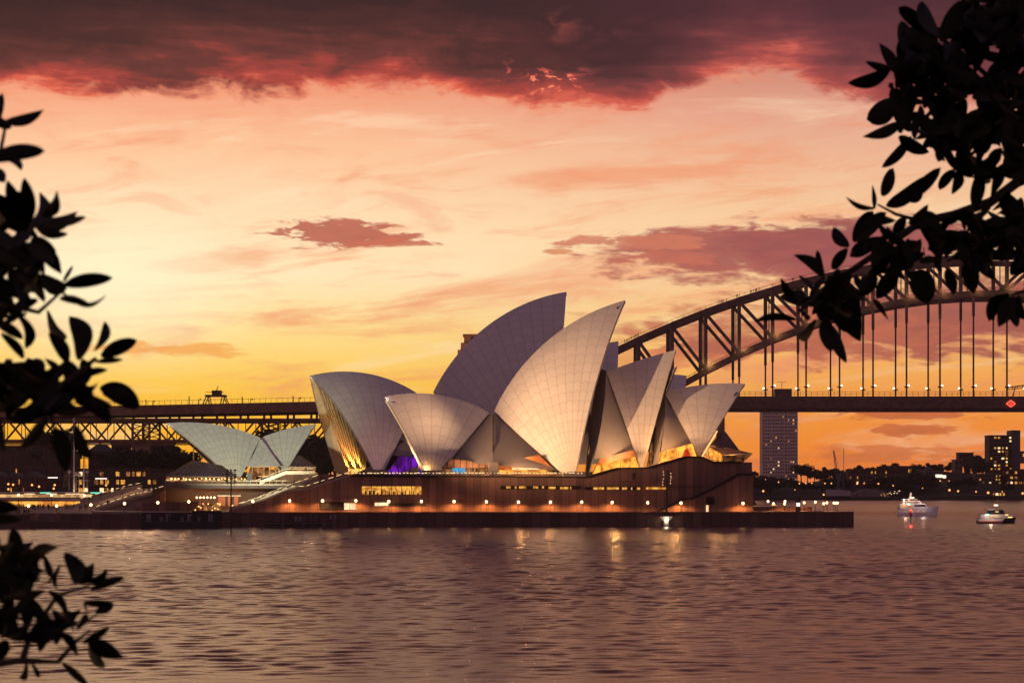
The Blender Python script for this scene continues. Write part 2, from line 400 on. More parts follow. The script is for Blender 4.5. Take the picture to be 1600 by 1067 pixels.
def build_water():
    import numpy as np
    rg = np.random.RandomState(11)
    def waves(X, Y):
        Z = np.zeros_like(X); Q = np.zeros_like(X)
        for lam, cnt, slope in ((34, 4, .003), (13, 6, .005), (6.5, 8, .0055), (3.0, 20, .0125), (1.7, 34, .0205)):
            for _ in range(cnt):
                l = lam * rg.uniform(.72, 1.35); th = rg.normal(math.pi / 2 + .06, .40); k = 2 * math.pi / l
                ph = rg.uniform(0, 6.28); A_ = slope * rg.uniform(.5, 1.2) / k * 1.5
                p_ = k * (X * math.cos(th) + Y * math.sin(th)) + ph + .35 * np.sin(X * .021 * rg.uniform(.5, 1.5) + Y * .017 + ph)
                Z += A_ * (np.sin(p_) + .22 * np.sin(2 * p_ + 1.57))
        # gust patches: calmer and rougher areas
        g = .5 + .5 * np.sin(X * .019 + 1.3 * np.sin(Y * .013)) * np.sin(Y * .031 + 1.1 * np.sin(X * .011 + .6))
        return Z * (.50 + .36 * g)
    ys = [100.0]
    while ys[-1] < 700: ys.append(ys[-1] + (.30 if ys[-1] < 170 else .30 + (ys[-1] - 170) * .0022))
    ys = np.array(ys); nx = 460; us = np.linspace(-.30, .30, nx)
    Yg = np.repeat(ys[:, None], nx, 1); Xg = Yg * us[None, :]
    Zg = waves(Xg, Yg)
    wy = np.clip((Yg - 100) / 6, 0, 1) * np.clip((700 - Yg) / 100, 0, 1); wx = np.clip((.30 - np.abs(us)) / .02, 0, 1)[None, :]
    Zg *= wy * wx
    V = np.stack([Xg, Yg, Zg], -1).reshape(-1, 3); nr = len(ys)
    i = np.arange(nr - 1)[:, None] * nx + np.arange(nx - 1)[None, :]
    Fq = np.stack([i, i + 1, i + nx + 1, i + nx], -1).reshape(-1, 4)
    n0 = len(V); a0, a1 = 100 * .3, 700 * .3
    ring = np.array([(-a0,100,0),(a0,100,0),(a1,700,0),(-a1,700,0),(-9000,40,0),(9000,40,0),(9000,12000,0),(-9000,12000,0)], float)
    V = np.concatenate([V, ring]); R_ = n0 + np.array([[4,5,1,0],[5,6,2,1],[6,7,3,2],[7,4,0,3]]); Fq = np.concatenate([Fq, R_])
    me = bpy.data.meshes.new('water'); me.vertices.add(len(V)); me.vertices.foreach_set('co', V.ravel())
    me.loops.add(Fq.size); me.loops.foreach_set('vertex_index', Fq.ravel().astype(np.int32)); me.polygons.add(len(Fq))
    me.polygons.foreach_set('loop_start', np.arange(len(Fq), dtype=np.int32) * 4); me.polygons.foreach_set('loop_total', np.full(len(Fq), 4, np.int32))
    me.polygons.foreach_set('use_smooth', np.ones(len(Fq), bool)); me.update(calc_edges=True); me.materials.append(M_water)
    o = bpy.data.objects.new('water', me); col.objects.link(o); tag(o, kind='structure')
build_water()

# headland under the camera, out of frame, on which the fig trees stand
M_grass = mat('headland_grass', (.05, .06, .02), .9, 0, .4, .8)
hd = MB(); rows = []
for y, z in ((-40, 9.2), (0, 8.4), (10, 8.3), (18, 7.3), (28, 3.5), (36, -.6)):
    rows.append([(x, y, z + .25 * math.sin(x * .7 + y)) for x in range(-60, 61, 6)])
hd.grid(rows); tag(hd.build('headland_ground', M_grass), kind='structure')

# opera house point: promenade slab and forecourt
zp = 3.55
gp = MB(); uL, uR = u_of(-150, 0), u_of(1334, 0)
gp.prism([site(uL, .6, zp), site(uR - .6, .6, zp), site(uR - .6, 60, zp), site(uR - 30, 175, zp), site(uL, 175, zp)], (0, 0, -5.2))
tag(gp.build('promenade_ground', M_pave), kind='structure')

sw_t = thing('seawall', site(0, 0, 0), 'long dark seawall under the promenade lamps, dropping straight into the harbour', 'seawall')
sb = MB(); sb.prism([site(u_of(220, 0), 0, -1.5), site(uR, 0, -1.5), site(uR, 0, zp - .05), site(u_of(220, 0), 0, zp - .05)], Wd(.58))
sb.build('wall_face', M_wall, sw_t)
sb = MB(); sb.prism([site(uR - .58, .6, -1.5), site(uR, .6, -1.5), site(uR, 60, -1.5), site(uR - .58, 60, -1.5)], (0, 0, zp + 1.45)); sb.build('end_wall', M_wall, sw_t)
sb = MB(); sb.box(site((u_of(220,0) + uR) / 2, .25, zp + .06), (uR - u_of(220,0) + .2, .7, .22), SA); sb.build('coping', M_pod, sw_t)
sb = MB(); n = 70; u0 = u_of(425, 0)
for i in range(n + 1):
    uu = u0 + (uR - u0 - .4) * i / n; sb.bar(site(uu, .3, zp + .15), site(uu, .3, zp + 1.15), .06, .06)
for z in (.65, 1.15): sb.bar(site(u0, .3, zp + z), site(uR - .4, .3, zp + z), .05, .05)
sb.build('railing', M_rail, sw_t)

# lower quay at the left: stepped dark stone wall with pillars
qw = thing('quay_wall', S(100, 822, 2), 'low stepped stone quay wall at far left, lit along its top edge', 'wall')
def site_box(mb, x0, x1, y0, y1, q, dep):
    """A box whose front face covers photo columns x0..x1, rows y0..y1 on site plane q."""
    a, b = u_of(x0, q), u_of(x1, q); zt, zb = z_of(y0, (x0+x1)/2, q), z_of(y1, (x0+x1)/2, q)
    mb.box(site((a + b) / 2, q + dep / 2, (zt + zb) / 2), (b - a, dep, zt - zb), SA)
    return mb
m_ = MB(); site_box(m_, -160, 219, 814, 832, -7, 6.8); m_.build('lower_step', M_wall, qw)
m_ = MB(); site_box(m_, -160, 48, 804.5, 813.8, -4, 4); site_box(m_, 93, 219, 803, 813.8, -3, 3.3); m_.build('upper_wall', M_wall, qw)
m_ = MB(); site_box(m_, 46, 56, 801, 813.7, -4.3, 3); site_box(m_, 86, 95, 801, 813.7, -3.3, 3); m_.build('pillar', M_pod, qw)
m_ = MB(); site_box(m_, -160, 46, 803.2, 804.3, -4.1, 3); site_box(m_, 95, 143, 802.2, 803, -3.1, 3); site_box(m_, 143, 219, 799.5, 802.9, -3.0, 3); m_.build('coping', M_pave, qw)

# ================================================================== OPERA HOUSE
OH = thing('opera_house', site(10, 14, zp), 'white sail roofed opera house on a brown podium at the water edge', 'opera house')
class Shell: pass
def fit_sphere(pts, ws):
    import numpy as np
    p = np.array([list(v) for v in pts]); ws = np.array(ws)
    Am = np.c_[2 * p, np.ones(len(p))] * ws[:, None]; b = (p ** 2).sum(1) * ws
    s = np.linalg.lstsq(Am, b, rcond=None)[0]; C = Vector(s[:3]); return C, math.sqrt(s[3] + C.dot(C))
def slerp(C, r, p, q, t):
    a, b = (p - C).normalized(), (q - C).normalized(); om = a.angle(b)
    return C + (a * math.sin((1 - t) * om) + b * math.sin(t * om)) / math.sin(om) * r
def roof_shell(T, Ms, B, Pf, p0, a, wid, material, thick=1.0, s0=.03, rib=4.2, ns=26, label=None, parent=None):
    p0 = Vector(p0); a = R(a); n2 = Vector((-math.sin(a), math.cos(a))); n3 = Vector((n2.x, n2.y, 0))
    T3, B3 = on_plane(*T, p0, a), on_plane(*B, p0, a); M3 = [on_plane(*m, p0, a) for m in Ms]
    P3 = on_plane(*Pf, p0 - n2 * wid, a)
    C, r = fit_sphere([T3] + M3 + [B3, P3], [6] + [1] * len(M3) + [6, 6])
    O = Vector((p0.x, p0.y, 0)); dc = (C - O).dot(n3); Cp = C - n3 * dc
    # the ridge: circle of the sphere in the hall's vertical plane
    ax = Vector((math.cos(a), math.sin(a), 0)); up = Vector((0, 0, 1))
    ang = lambda v: math.atan2((v - Cp).dot(up), (v - Cp).dot(ax))
    aT, aB = ang(T3), ang(B3); rr = ((T3 - Cp).length + (B3 - Cp).length) / 2
    while aB - aT > math.pi: aB -= 2 * math.pi
    while aB - aT < -math.pi: aB += 2 * math.pi
    L = abs(aB - aT) * rr; nrib = max(4, round(L / rib)); nt = nrib * 2
    ridge = [Cp + (ax * math.cos(aT + (aB-aT) * i / nt) + up * math.sin(aT + (aB-aT) * i / nt)) * rr for i in range(nt + 1)]
    me_v = []; me_f = []; uv1 = []; uv2 = []; params = []
    def mirror(v): return v - n3 * (2 * (v - O).dot(n3))
    for half in (0, 1):
        for layer in (0, 1):
            base = len(me_v)
            for i in range(nt + 1):
                om = (P3 - C).angle(ridge[i] - C)
                for j in range(ns + 1):
                    s = s0 + (1 - s0) * j / ns; v = slerp(C, r, P3, ridge[i], s)
                    if layer: v = C + (v - C) * ((r - thick) / r)
                    if layer and j == ns: v = v - n3 * ((v - O).dot(n3))
                    if half: v = mirror(v)
                    me_v.append(v); params.append((i / 2.0, s * om * r, (L / nrib) * math.sin(s * om) / max(.05, math.sin(om))))
            for i in range(nt):
                for j in range(ns):
                    q = (base + i*(ns+1) + j, base + (i+1)*(ns+1) + j, base + (i+1)*(ns+1) + j+1, base + i*(ns+1) + j+1)
                    me_f.append(q if (half + layer) % 2 else q[::-1])
        b0, b1 = len(me_v) - 2*(nt+1)*(ns+1), len(me_v) - (nt+1)*(ns+1)
        for j in range(ns):
            for i in (0, nt): me_f.append((b0 + i*(ns+1)+j, b0 + i*(ns+1)+j+1, b1 + i*(ns+1)+j+1, b1 + i*(ns+1)+j))
        for i in range(nt): me_f.append((b0 + i*(ns+1), b0 + (i+1)*(ns+1), b1 + (i+1)*(ns+1), b1 + i*(ns+1)))
    off = Vector((0, 0, 0)); p = parent
    while p is not None: off += p.location; p = p.parent
    me = bpy.data.meshes.new('roof_shell'); me.from_pydata([v - off for v in me_v], [], me_f); me.update()
    l1 = me.uv_layers.new(name='ribs'); l2 = me.uv_layers.new(name='width')
    for lp in me.loops:
        u_, v_, w_ = params[lp.vertex_index]; l1.data[lp.index].uv = (u_, v_); l2.data[lp.index].uv = (w_, 0)
    me.materials.append(material)
    ncurved = [True] * len(me.polygons)
    me.polygons.foreach_set('use_smooth', ncurved)
    import bmesh
    bm = bmesh.new(); bm.from_mesh(me)
    bmesh.ops.recalc_face_normals(bm, faces=bm.faces)
    for e in bm.edges:
        if len(e.link_faces) == 2 and e.calc_face_angle(0) > .5: e.smooth = False
    bm.to_mesh(me); bm.free()
    o = bpy.data.objects.new('roof_shell', me); col.objects.link(o); o.parent = parent
    if label: o['label'] = label
    s = Shell(); s.C, s.r, s.P, s.T, s.B, s.O, s.n3, s.ax = C, r, P3, T3, B3, O, n3, ax
    s.mouth = lambda t: slerp(C, r, P3, T3, t); s.back = lambda t: slerp(C, r, P3, B3, t); s.mirror = mirror; s.obj = o; s.ridge = ridge
    return s
JS0 = (0, 487 + 38); CH0 = (-10, 487 + 95); BE0 = (-70, 487 + 60)
JSS = roof_shell((601,620), [(640,614.5),(680,616),(720,625)], (765,645), (674,755), JS0, 5, 11.5, M_tile, s0=.10, parent=OH)
JSM = roof_shell((976.5,469), [(940,483.5),(898,503),(859,528.5),(820,566)], (772,642), (897,755), JS0, 5, 17, M_tile, s0=.06, ns=36, parent=OH)
JS2 = roof_shell((1056,546.5), [(1024,555.5),(988,566)], (947.5,581), (1003,737), JS0, 5, 14, M_tile, s0=.03, parent=OH)
JS3 = roof_shell((1164,599.5), [(1135,598.7),(1105,600.7),(1072,604.7)], (1037.5,613), (1093,715), JS0, 5, 12, M_tile, s0=.04, parent=OH)
CHS = roof_shell((484,587), [(530,581.5),(575,583),(620,597)], (650,613), (591,752), CH0, 19, 23, M_tile, s0=.07, parent=OH)
CHM = roof_shell((885,456), [(830,470),(785,493),(740,528),(700,572)], (677,612), (858,755), CH0, 19, 23, M_tile, s0=.05, ns=36, parent=OH)
CH2 = roof_shell((966,533), [(935,540)], (890,562), (955,740), CH0, 19, 18, M_tile, parent=OH)
CH3 = roof_shell((1073,587), [(1045,585)], (990,600), (1045,715), CH0, 19, 16, M_tile, parent=OH)
BE1 = roof_shell((261,661), [(305,659.8),(337.5,663),(370,671)], (407,683.5), (371,757), BE0, 14, 11, M_tile_pale, .7, s0=.06, rib=2.5, parent=OH)
BE2 = roof_shell((493.5,662.7), [(451,669),(427,677.4)], (408,683.5), (444,742), BE0, 14, 9, M_tile_pale, .7, s0=.08, rib=2.5, parent=OH)

# side shells (concrete infill between the sails), ruled between a sail's back edge and a seam
M_side = M_conc
def ruled(e0, e1, bulge=1.2, n=14, k=8, out=(0, -1, 0)):
    rows = []
    for i in range(n + 1):
        t = i / n; a, b = e0(t), e1(t); row = []
        for j in range(k + 1):
            s = j / k; row.append(a.lerp(b, s) + Vector(out) * (bulge * 4 * s * (1 - s) * t))
        rows.append(row)
    return rows
def polyline(pts):
    def f(t):
        x = t * (len(pts) - 1); i = min(int(x), len(pts) - 2); return pts[i].lerp(pts[i + 1], x - i)
    return f
def side_shell(e0, e1, bulge=1.0):
    m = MB(); m.grid(ruled(e0, e1, bulge), Wd(.6)); return m.build('side_shell', M_side, OH, smooth=False)
def back_edge(sh, inset=1.1, t0=1.0, t1=.12):
    def f(t):
        v = sh.back(t0 + (t1 - t0) * t); return sh.C + (v - sh.C) * ((sh.r - inset) / sh.r)
    return f
v0 = S(770, 647, 36); v1 = S(770.5, 726, 20)
side_shell(back_edge(JSS, 1.0, 1, .30), polyline([v0, S(770, 690, 27), v1]), .7)
side_shell(polyline([v0, S(771, 690, 27), v1]), back_edge(JSM, 1.0, 1, .17), .7)
m_ = MB(); m_.bar(S(770.3, 648, 35.2), S(770.3, 690, 26.2), .25, .3); m_.bar(S(770.3, 690, 26.2), S(770.5, 742, 19.2), .25, .3); m_.build('seam_mullion', M_dark, OH)
m_ = MB(); site_box(m_, 764, 779, 722, 744, 19.6, 2.5); m_.build('pier', M_conc, OH)
# between the great sail and the second
sm = polyline([S(947, 579, 37), S(945.5, 620, 31), S(940, 660, 27), S(929, 717, 23)])
side_shell(sm, back_edge(JS2, .9, 1, .17), .5)
side_shell(polyline([S(934, 575, 41), S(928, 620, 36), S(922, 660, 32), S(916, 742, 26)]), polyline([S(947, 579, 37.2), S(945, 620, 31.2), S(938, 670, 26.5), S(921, 742, 22)]), .4)
# between the second and third sails
sm2 = polyline([S(1040, 615, 38), S(1039, 650, 32), S(1033, 706, 26)])
side_shell(sm2, back_edge(JS3, .8, 1, .16), .5)
side_shell(polyline([S(1031, 612, 41), S(1026, 660, 34), S(1018, 729, 27)]), polyline([S(1040, 615, 38.2), S(1038.5, 655, 31.5), S(1028, 726, 24)]), .4)
# concert hall, seen between its south sail and the nearer hall
side_shell(back_edge(CHS, 1.0, 1, .24), polyline([S(652, 616, 72), S(662, 680, 64), S(668, 716, 60)]), .5)
m_ = MB(); m_.prism([S(572,744,70), S(572,722,70), S(600,715,70), S(627,688,70), S(668,688,70), S(668,744,70)], Wd(.5)); m_.build('foyer_back_wall', M_dark, OH)

# podium
pod = MB()
top = [(358, 798), (414, 781), (453, 767), (478, 766), (512, 755), (549, 743), (916, 745.5), (963.5, 731.5), (1011, 731), (1070, 713.5), (1096, 714), (1115, 722), (1158, 722)]
poly = [S(x, y, 14) for x, y in top] + [S(1158, 800.5, 14), S(358, 800.5, 14)]
pod.prism(poly, Wd(12)); pod.build('podium', M_pod, OH)
core_ = MB(); site_box(core_, 505, 1162, 741, 801, 26.2, 95); core_.build('podium_deck', M_pod, OH)
core_ = MB(); site_box(core_, 472, 512, 741, 790, 63, 60); core_.build('podium_deck', M_pod, OH)
m_ = MB(); m_.prism([S(1028, 799.5, 11), S(1067, 780.5, 11), S(1080, 779.5, 11), S(1115, 763, 11), S(1155, 741, 11), S(1177, 741, 11), S(1177, 799.5, 11)], Wd(2.7)); m_.build('stair_wall', M_pod2, OH)
m_ = MB()
for (x0, y0), (x1, y1) in (((1028,799),(1067,780)), ((1067,780),(1080,779)), ((1080,779),(1115,762.5)), ((1115,762.5),(1155,740.5)), ((1155,740.5),(1177,740.5))): m_.bar(S(x0,y0,12.2), S(x1,y1,12.2), 3.4, .35)
m_.build('stair_coping', M_dark, OH)
m_ = MB(); site_box(m_, 1158.3, 1175, 722, 800, 13.6, 30); m_.build('north_block', M_pod2, OH)
m_ = MB()
for (x0, y0), (x1, y1) in zip(top[5:], top[6:]): m_.bar(S(x0, y0, 13.7), S(x1, y1, 13.7), .9, .38)
m_.build('parapet_coping', M_dark, OH)

# balustrade along the podium edge, with a row of small glowing boxes
bal = MB()
for i in range(91):
    x = 550 + i * 4.05; bal.bar(S(x, 743.3, 14.5), S(x, 737, 14.5), .07, .07)
for y in (737, 740.2): bal.bar(S(549, y, 14.5), S(915, y + .3, 14.5), .09, .09)
for (x0,y0),(x1,y1) in (((1070,713),(1096,713)), ((1096,713),(1113,721))):
    for k in range(5):
        f = k/4; bal.bar(S(x0+(x1-x0)*f, y0+(y1-y0)*f, 14.5), S(x0+(x1-x0)*f, y0-6+(y1-y0)*f, 14.5), .07, .07)
    bal.bar(S(x0,y0-6,14.5), S(x1,y1-6,14.5), .09, .09)
bal.build('balustrade', M_rail, OH)
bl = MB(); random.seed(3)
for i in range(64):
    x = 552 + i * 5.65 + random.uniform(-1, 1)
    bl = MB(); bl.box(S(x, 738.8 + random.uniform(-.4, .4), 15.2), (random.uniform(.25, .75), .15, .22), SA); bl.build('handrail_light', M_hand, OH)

# foyer glazing behind the side shells
def glazing(poly, q, material, name='foyer_glass', mull=6, mm=M_bronze, frame=.18):
    m = MB(); m.prism([S(x, y, q) for x, y in poly], Wd(.25)); g_ = m.build(name, material, OH)
    xs = [p[0] for p in poly]; x0, x1 = min(xs), max(xs); f = MB()
    def span(x):
        ys = []
        for (ax_, ay), (bx, by) in zip(poly, poly[1:] + poly[:1]):
            if ax_ != bx and min(ax_, bx) <= x <= max(ax_, bx): ys.append(ay + (by - ay) * (x - ax_) / (bx - ax_))
        return min(ys), max(ys)
    for i in range(1, mull):
        x = x0 + (x1 - x0) * i / mull; a_, b_ = span(x)
        f.bar(S(x, a_, q - .2), S(x, b_, q - .2), frame, frame)
    for (ax_, ay), (bx, by) in zip(poly, poly[1:] + poly[:1]): f.bar(S(ax_, ay, q - .15), S(bx, by, q - .15), frame, frame)
    f.build('mullion', mm, g_)
    return g_
glazing([(686,743.5),(703,718),(770,724),(770,743.5)], 27, M_foyd, mull=9)
glazing([(690,731.5),(703,716.5),(730,719),(768,724),(768,731.5)], 24, mat('smoky_canopy_glass', (.30, .16, .09), .2, 0, .3, .5), 'canopy_glass', mull=8, mm=M_dark)
glazing([(779,734),(779,724),(842,710),(866,734)], 24, mat('bronze_soffit', (.45, .17, .05), .35, 0, .3, .3), 'foyer_soffit', mull=9, mm=M_bronze, frame=.1)
glazing([(779,743.8),(779,732),(845,732),(880,743.8)], 27, M_foy, mull=4)
m_ = MB(); site_box(m_, 707, 727, 731, 739.5, 23.6, .3); m_.build('lit_screen', glow('blue_screen', (.10, .48, .85), 1.0, .4, .5), OH)
m_ = MB(); site_box(m_, 800, 842, 731.2, 733.2, 23.4, .3); m_.build('ceiling_light', M_winw, OH)
glazing([(925,741),(937,716.5),(990,703),(999,731)], 26, M_foy, mull=5)
m_ = MB(); m_.prism([S(932.5,726,24.5), S(938,715,24.5), S(990,703.5,24.5), S(993,713,24.5)], Wd(.3)); m_.build('foyer_soffit', mat('copper_soffit', (.34, .13, .05), .4, 0, .3, .4), OH)
glazing([(1028,724),(1036,705),(1082,692),(1089,713)], 26, M_foy, mull=4)
m_ = MB(); m_.prism([S(1066,713,24.6), S(1070,702,24.6), S(1075,701,24.6), S(1079,713,24.6)], Wd(.25)); m_.build('red_banner', glow('red_foyer_wall', (1, .06, .03), .9, .4, .6), OH)
glazing([(914.5,742),(918,705),(922,690),(922,742)], 27.5, M_foyd, mull=2, mm=M_dark)
glazing([(1011,729),(1016,698),(1019,690),(1019,729)], 27.5, M_foyd, mull=2, mm=M_dark)
glazing([(600,744),(624,712.5),(664,714),(664,744)], 60, M_foyp, mull=6, mm=M_dark)
m_ = MB(); m_.prism([S(620,743,30), S(652,728,30), S(657,730,30), S(648,743,30)], Wd(4)); m_.build('stair_canopy', M_conc, OH)
m_ = MB(); m_.prism([S(549,743,22), S(577,729,22), S(581,731,22), S(576,743,22)], Wd(4)); m_.build('stair_canopy', M_conc, OH)
for px, py, q, pw in ((730,738,20,900), (815,738,18,1500), (860,738,18,900), (962,722,20,2200), (1055,707,21,2200), (1030,700,21,900), (640,735,50,700), (664,735,26,900)):
    lamp('foyer_lamp', S(px, py, q), pw, (1, .5, .16) if px != 640 else (.5, .1, 1), OH, .4)

# glass walls closing the mouths of the sails; the south one has bronze fins fanning from a lit base
def mouth_glass(sh, inset=2.5, material=M_glassd, fins=0, n=20, t0=.06):
    arch = [sh.mouth(t0 + (1 - t0) * i / n) for i in range(n + 1)] + [sh.mirror(sh.mouth(t0 + (1 - t0) * i / n)) for i in range(n - 1, -1, -1)]
    sign = 1 if (sh.B - sh.T).dot(sh.ax) > 0 else -1
    ins = sh.ax * (sign * inset)
    arch = [sh.C + (v - sh.C) * .965 if (v - sh.O).dot(sh.n3) <= 0 else sh.mirror(sh.C + (sh.mirror(v) - sh.C) * .965) for v in arch]
    arch = [v + ins for v in arch]; zb = arch[0].z; base = []
    for i in range(len(arch)):
        t = i / (len(arch) - 1); base.append(arch[0].lerp(arch[-1], .5 + (t - .5) * .96) + Vector((0, 0, .2)))
    m = MB(); m.grid([arch, base], sh.ax * (sign * .25)); g_ = m.build('mouth_glass', material, OH)
    return arch, base, g_, ins, sign
for sh in (JSM, JS2, JS3, CHM, CH2, CH3): mouth_glass(sh)
mouth_glass(JSS, 2.0)
arch, base_, gl, ins, sg = mouth_glass(CHS, 5.0, mat('glass_wall_bronze', (.012, .007, .005), .25, 0, .3, .5))
nA = len(arch)
M_fin = mat('bronze_fin_metal', (.60, .40, .22), .6, 0, .2, .6)
for i in range(10):
    t = i / 9; mt_ = .34 + .60 * (1 - t) ** .85; v = CHS.mouth(mt_); tpt = CHS.C + (v - CHS.C) * .955 + CHS.ax * 1.2
    bpt = arch[-1].lerp(arch[0], .07 + .42 * t) - CHS.ax * 2.4; bpt.z = arch[0].z + 2.0
    m = MB(); m.bar(bpt, tpt, .36, .36); m.build('bronze_fin', M_fin, gl)
for f_, pw in ((.12, 3000), (.30, 6000), (.48, 3000)):
    p_ = arch[-1].lerp(arch[0], f_) - CHS.ax * (sg * 4.2); p_.z = 14.2
    lamp('fin_uplight', p_, pw * 1.7, (1, .46, .10), OH, .3, 100, p_ + Vector((0, 0, 20)) + CHS.ax * 4 + CHS.n3 * -5, .9)
M_finl = glow('fin_light_glow', (1, .55, .12), 1.8, .4, 1.2)
for i in range(9):
    p_ = arch[-1].lerp(arch[0], .08 + i * .055) - CHS.ax * (sg * 1.9); m = MB(); m.box((p_.x, p_.y, 14.5), (.9, .3, 1.5 + .5 * math.sin(i * 2.1))); m.build('fin_light', M_finl, OH)
# tip lamps, then bright sail edges put in as glowing tubes
for sh in (CHS, JSS, BE1): lamp('tip_light', sh.T + Vector((0, -1.2, -.6)), 60, (1, .9, .75), OH, .15)
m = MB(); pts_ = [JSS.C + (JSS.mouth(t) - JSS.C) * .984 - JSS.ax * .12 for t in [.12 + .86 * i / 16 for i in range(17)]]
m.tube(pts_, .14, 5); m.build('edge_glow_tube', glow('edge_glow', (1, .62, .28), .85), OH)
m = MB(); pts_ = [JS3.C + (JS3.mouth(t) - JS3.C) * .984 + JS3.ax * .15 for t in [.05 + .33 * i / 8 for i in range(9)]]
m.tube(pts_, .16, 5); m.build('edge_glow_tube', glow('edge_glow_warm', (1, .6, .25), 1.6), OH)

# north foyer: folded bronze glass hood
m = MB()
def quad(m, pts, th=(0, .3, 0)): m.prism(pts, th)
r0, r1 = S(1113, 690, 30), S(1131, 673, 44); e0, e1 = S(1110, 692, 27), S(1155, 703, 24)
quad(m, [S(1110,696,26), S(1128,674,40), S(1133,675,42), S(1154,703,25)]); hood = m.build('hood_glass', M_glassp, OH)
f = MB()
for i in range(11):
    t = i / 10; a_ = S(1110,696,25.7).lerp(S(1154,703,24.7), t); b_ = S(1128,674,39.7).lerp(S(1133,675,41.7), t); f.bar(a_, b_, .2, .3)
f.build('hood_rib', M_bronze, hood)
m = MB(); quad(m, [S(1108,697,25.5), S(1154,703,24.5), S(1175,708,22), S(1131,711,23)], (0, .25, -.1)); m.build('hood_lip', mat('bronze_lip', (.12, .065, .045), .3, .3), OH)
m = MB(); quad(m, [S(1131,711.3,23.2), S(1175,708.3,22.2), S(1160,722,26), S(1128,722,27)], (0, .3, 0)); m.build('foyer_glass', glow('north_glass', (.5, .18, .06), .28, .85, .6), OH)
glazing([(1108,716),(1106,700),(1130,708),(1126,722)], 26, M_foy, mull=3)
m = MB(); m.bar(S(1132,711,22.8), S(1175.5,708.2,21.8), .25, .25); m.bar(S(1175,708.2,21.8), S(1160,722,25.7), .25, .25); m.build('hood_edge', M_rail, OH)
lamp('foyer_lamp', S(1120, 712, 22), 900, (1, .5, .16), OH, .3); lamp('foyer_lamp', S(1145, 714, 20), 500, (1, .55, .2), OH, .3)
m = MB(); site_box(m, 1122, 1132.5, 650, 716, 46, 3); m.build('stone_upright', M_stone, OH)  # stands in for a dark post taken for a bridge pylon

# podium windows
def pod_window(x0, x1, y0, y1, mt, q=13.72, dep=.3, name='window', frames=0):
    m = MB(); site_box(m, x0, x1, y0, y1, q, dep); o = m.build(name, mt, OH)
    if frames:
        for i in range(frames + 1): f = MB(); site_box(f, x0 + (x1-x0)*i/frames - .45, x0 + (x1-x0)*i/frames + .45, y0 - .3, y1 + .3, q - .12, .12); f.build('window_mullion', M_black, o)
    return o
pod_window(565, 659, 759.5, 772, M_win, frames=6)
m = MB(); random.seed(5)
for i in range(14):
    x = 570 + i * 6.3; hh = random.uniform(2, 7); m = MB(); site_box(m, x, x + random.uniform(1, 3.5), 772 - hh, 772, 13.62, .1); m.build('interior_furniture', M_black, OH)
m = MB(); site_box(m, 565, 662, 746, 759, 13.2, .78); m.build('window_hood', M_pod2, OH)
pod_window(499, 537, 784, 796, M_dark); pod_window(537.3, 556, 786, 796, M_winw, frames=2)
m = MB(); site_box(m, 498, 557, 778, 784, 13.2, .78); m.build('window_hood', M_pod2, OH)
pod_window(585, 607, 785, 790, M_winw, frames=1); pod_window(607.3, 666, 786, 790.5, M_dark)
pod_window(782, 908, 758.8, 764.2, M_dark, 13.75, .24); pod_window(914, 1002, 760.5, 765, M_dark, 13.75, .24)
for x0, x1, y in ((791,798,759.4),(804,807,759.4),(811,822,759.4),(833,841,759.4),(847,850,759.4),(857,868,760),(875,888,760.3),(891,892.5,760.3),(927,944,761),(948,967,761),(972,980,761.2),(986,988,761.2),(995,1000.5,761.2)):
    pod_window(x0, x1, y, y + 3.6, M_win, 13.68, .1)
pod_window(1010, 1041, 761, 764.3, M_win, 13.7, .3)
m = MB(); site_box(m, 1041, 1100, 759.6, 760.2, 13.6, .35); m.build('string_course', M_dark, OH)
for x0, x1 in ((972, 988), (1011, 1026)):
    m = MB(); site_box(m, x0, x1, 738, 751, 13.5, .48); m.build('wall_vent', M_pod, OH)
m = MB(); site_box(m, 1103.5, 1107, 789, 799.3, 10.8, .25); m.build('door', M_winw, OH)
m = MB(); site_box(m, 1104, 1116, 776, 788, 10.6, .35); m.build('door_hood', M_dark, OH)

# monumental stairs and the southern concourse
def flight(nx, y_from, y_to, x_from, x_to, q0, q1, steps, mt, name, skew=0.0):
    m = MB(); a, b = u_of(x_from, q0), u_of(x_to, q0); z0, z1 = z_of(y_from, x_from, q0), z_of(y_to, x_to, q0)
    for i in range(steps):
        ua = a + (b - a) * i / steps; ub = a + (b - a) * (i + 1) / steps; z = z0 + (z1 - z0) * (i + 1) / steps
        k_ = skew * (q1 - q0); m.prism([site(ua + .005, q0, zp - .4), site(ub - .005, q0, zp - .4), site(ub - .005 + k_, q1, zp - .4), site(ua + .005 + k_, q1, zp - .4)], (0, 0, z - zp + .4))
    return m.build(name, mt, OH), (a, b, z0, z1)
M_step = mat('granite_steps', (.34, .24, .19), .7, 0, .2, .6)
_, (fa_, fb_, fz0, fz1) = flight(0, 798, 763.5, 150, 262, 55, 150, 22, M_step, 'stairs', -.24)
m = MB(); m.prism([site(fb_ + .05, 55, fz1 - .4), site(fb_ + 12, 55, fz1 - .4), site(fb_ + 12, 150, fz1 - .4), site(fb_ + .05 - .24 * 95, 150, fz1 - .4)], (0, 0, .38)); m.build('stair_landing', M_pave, OH)
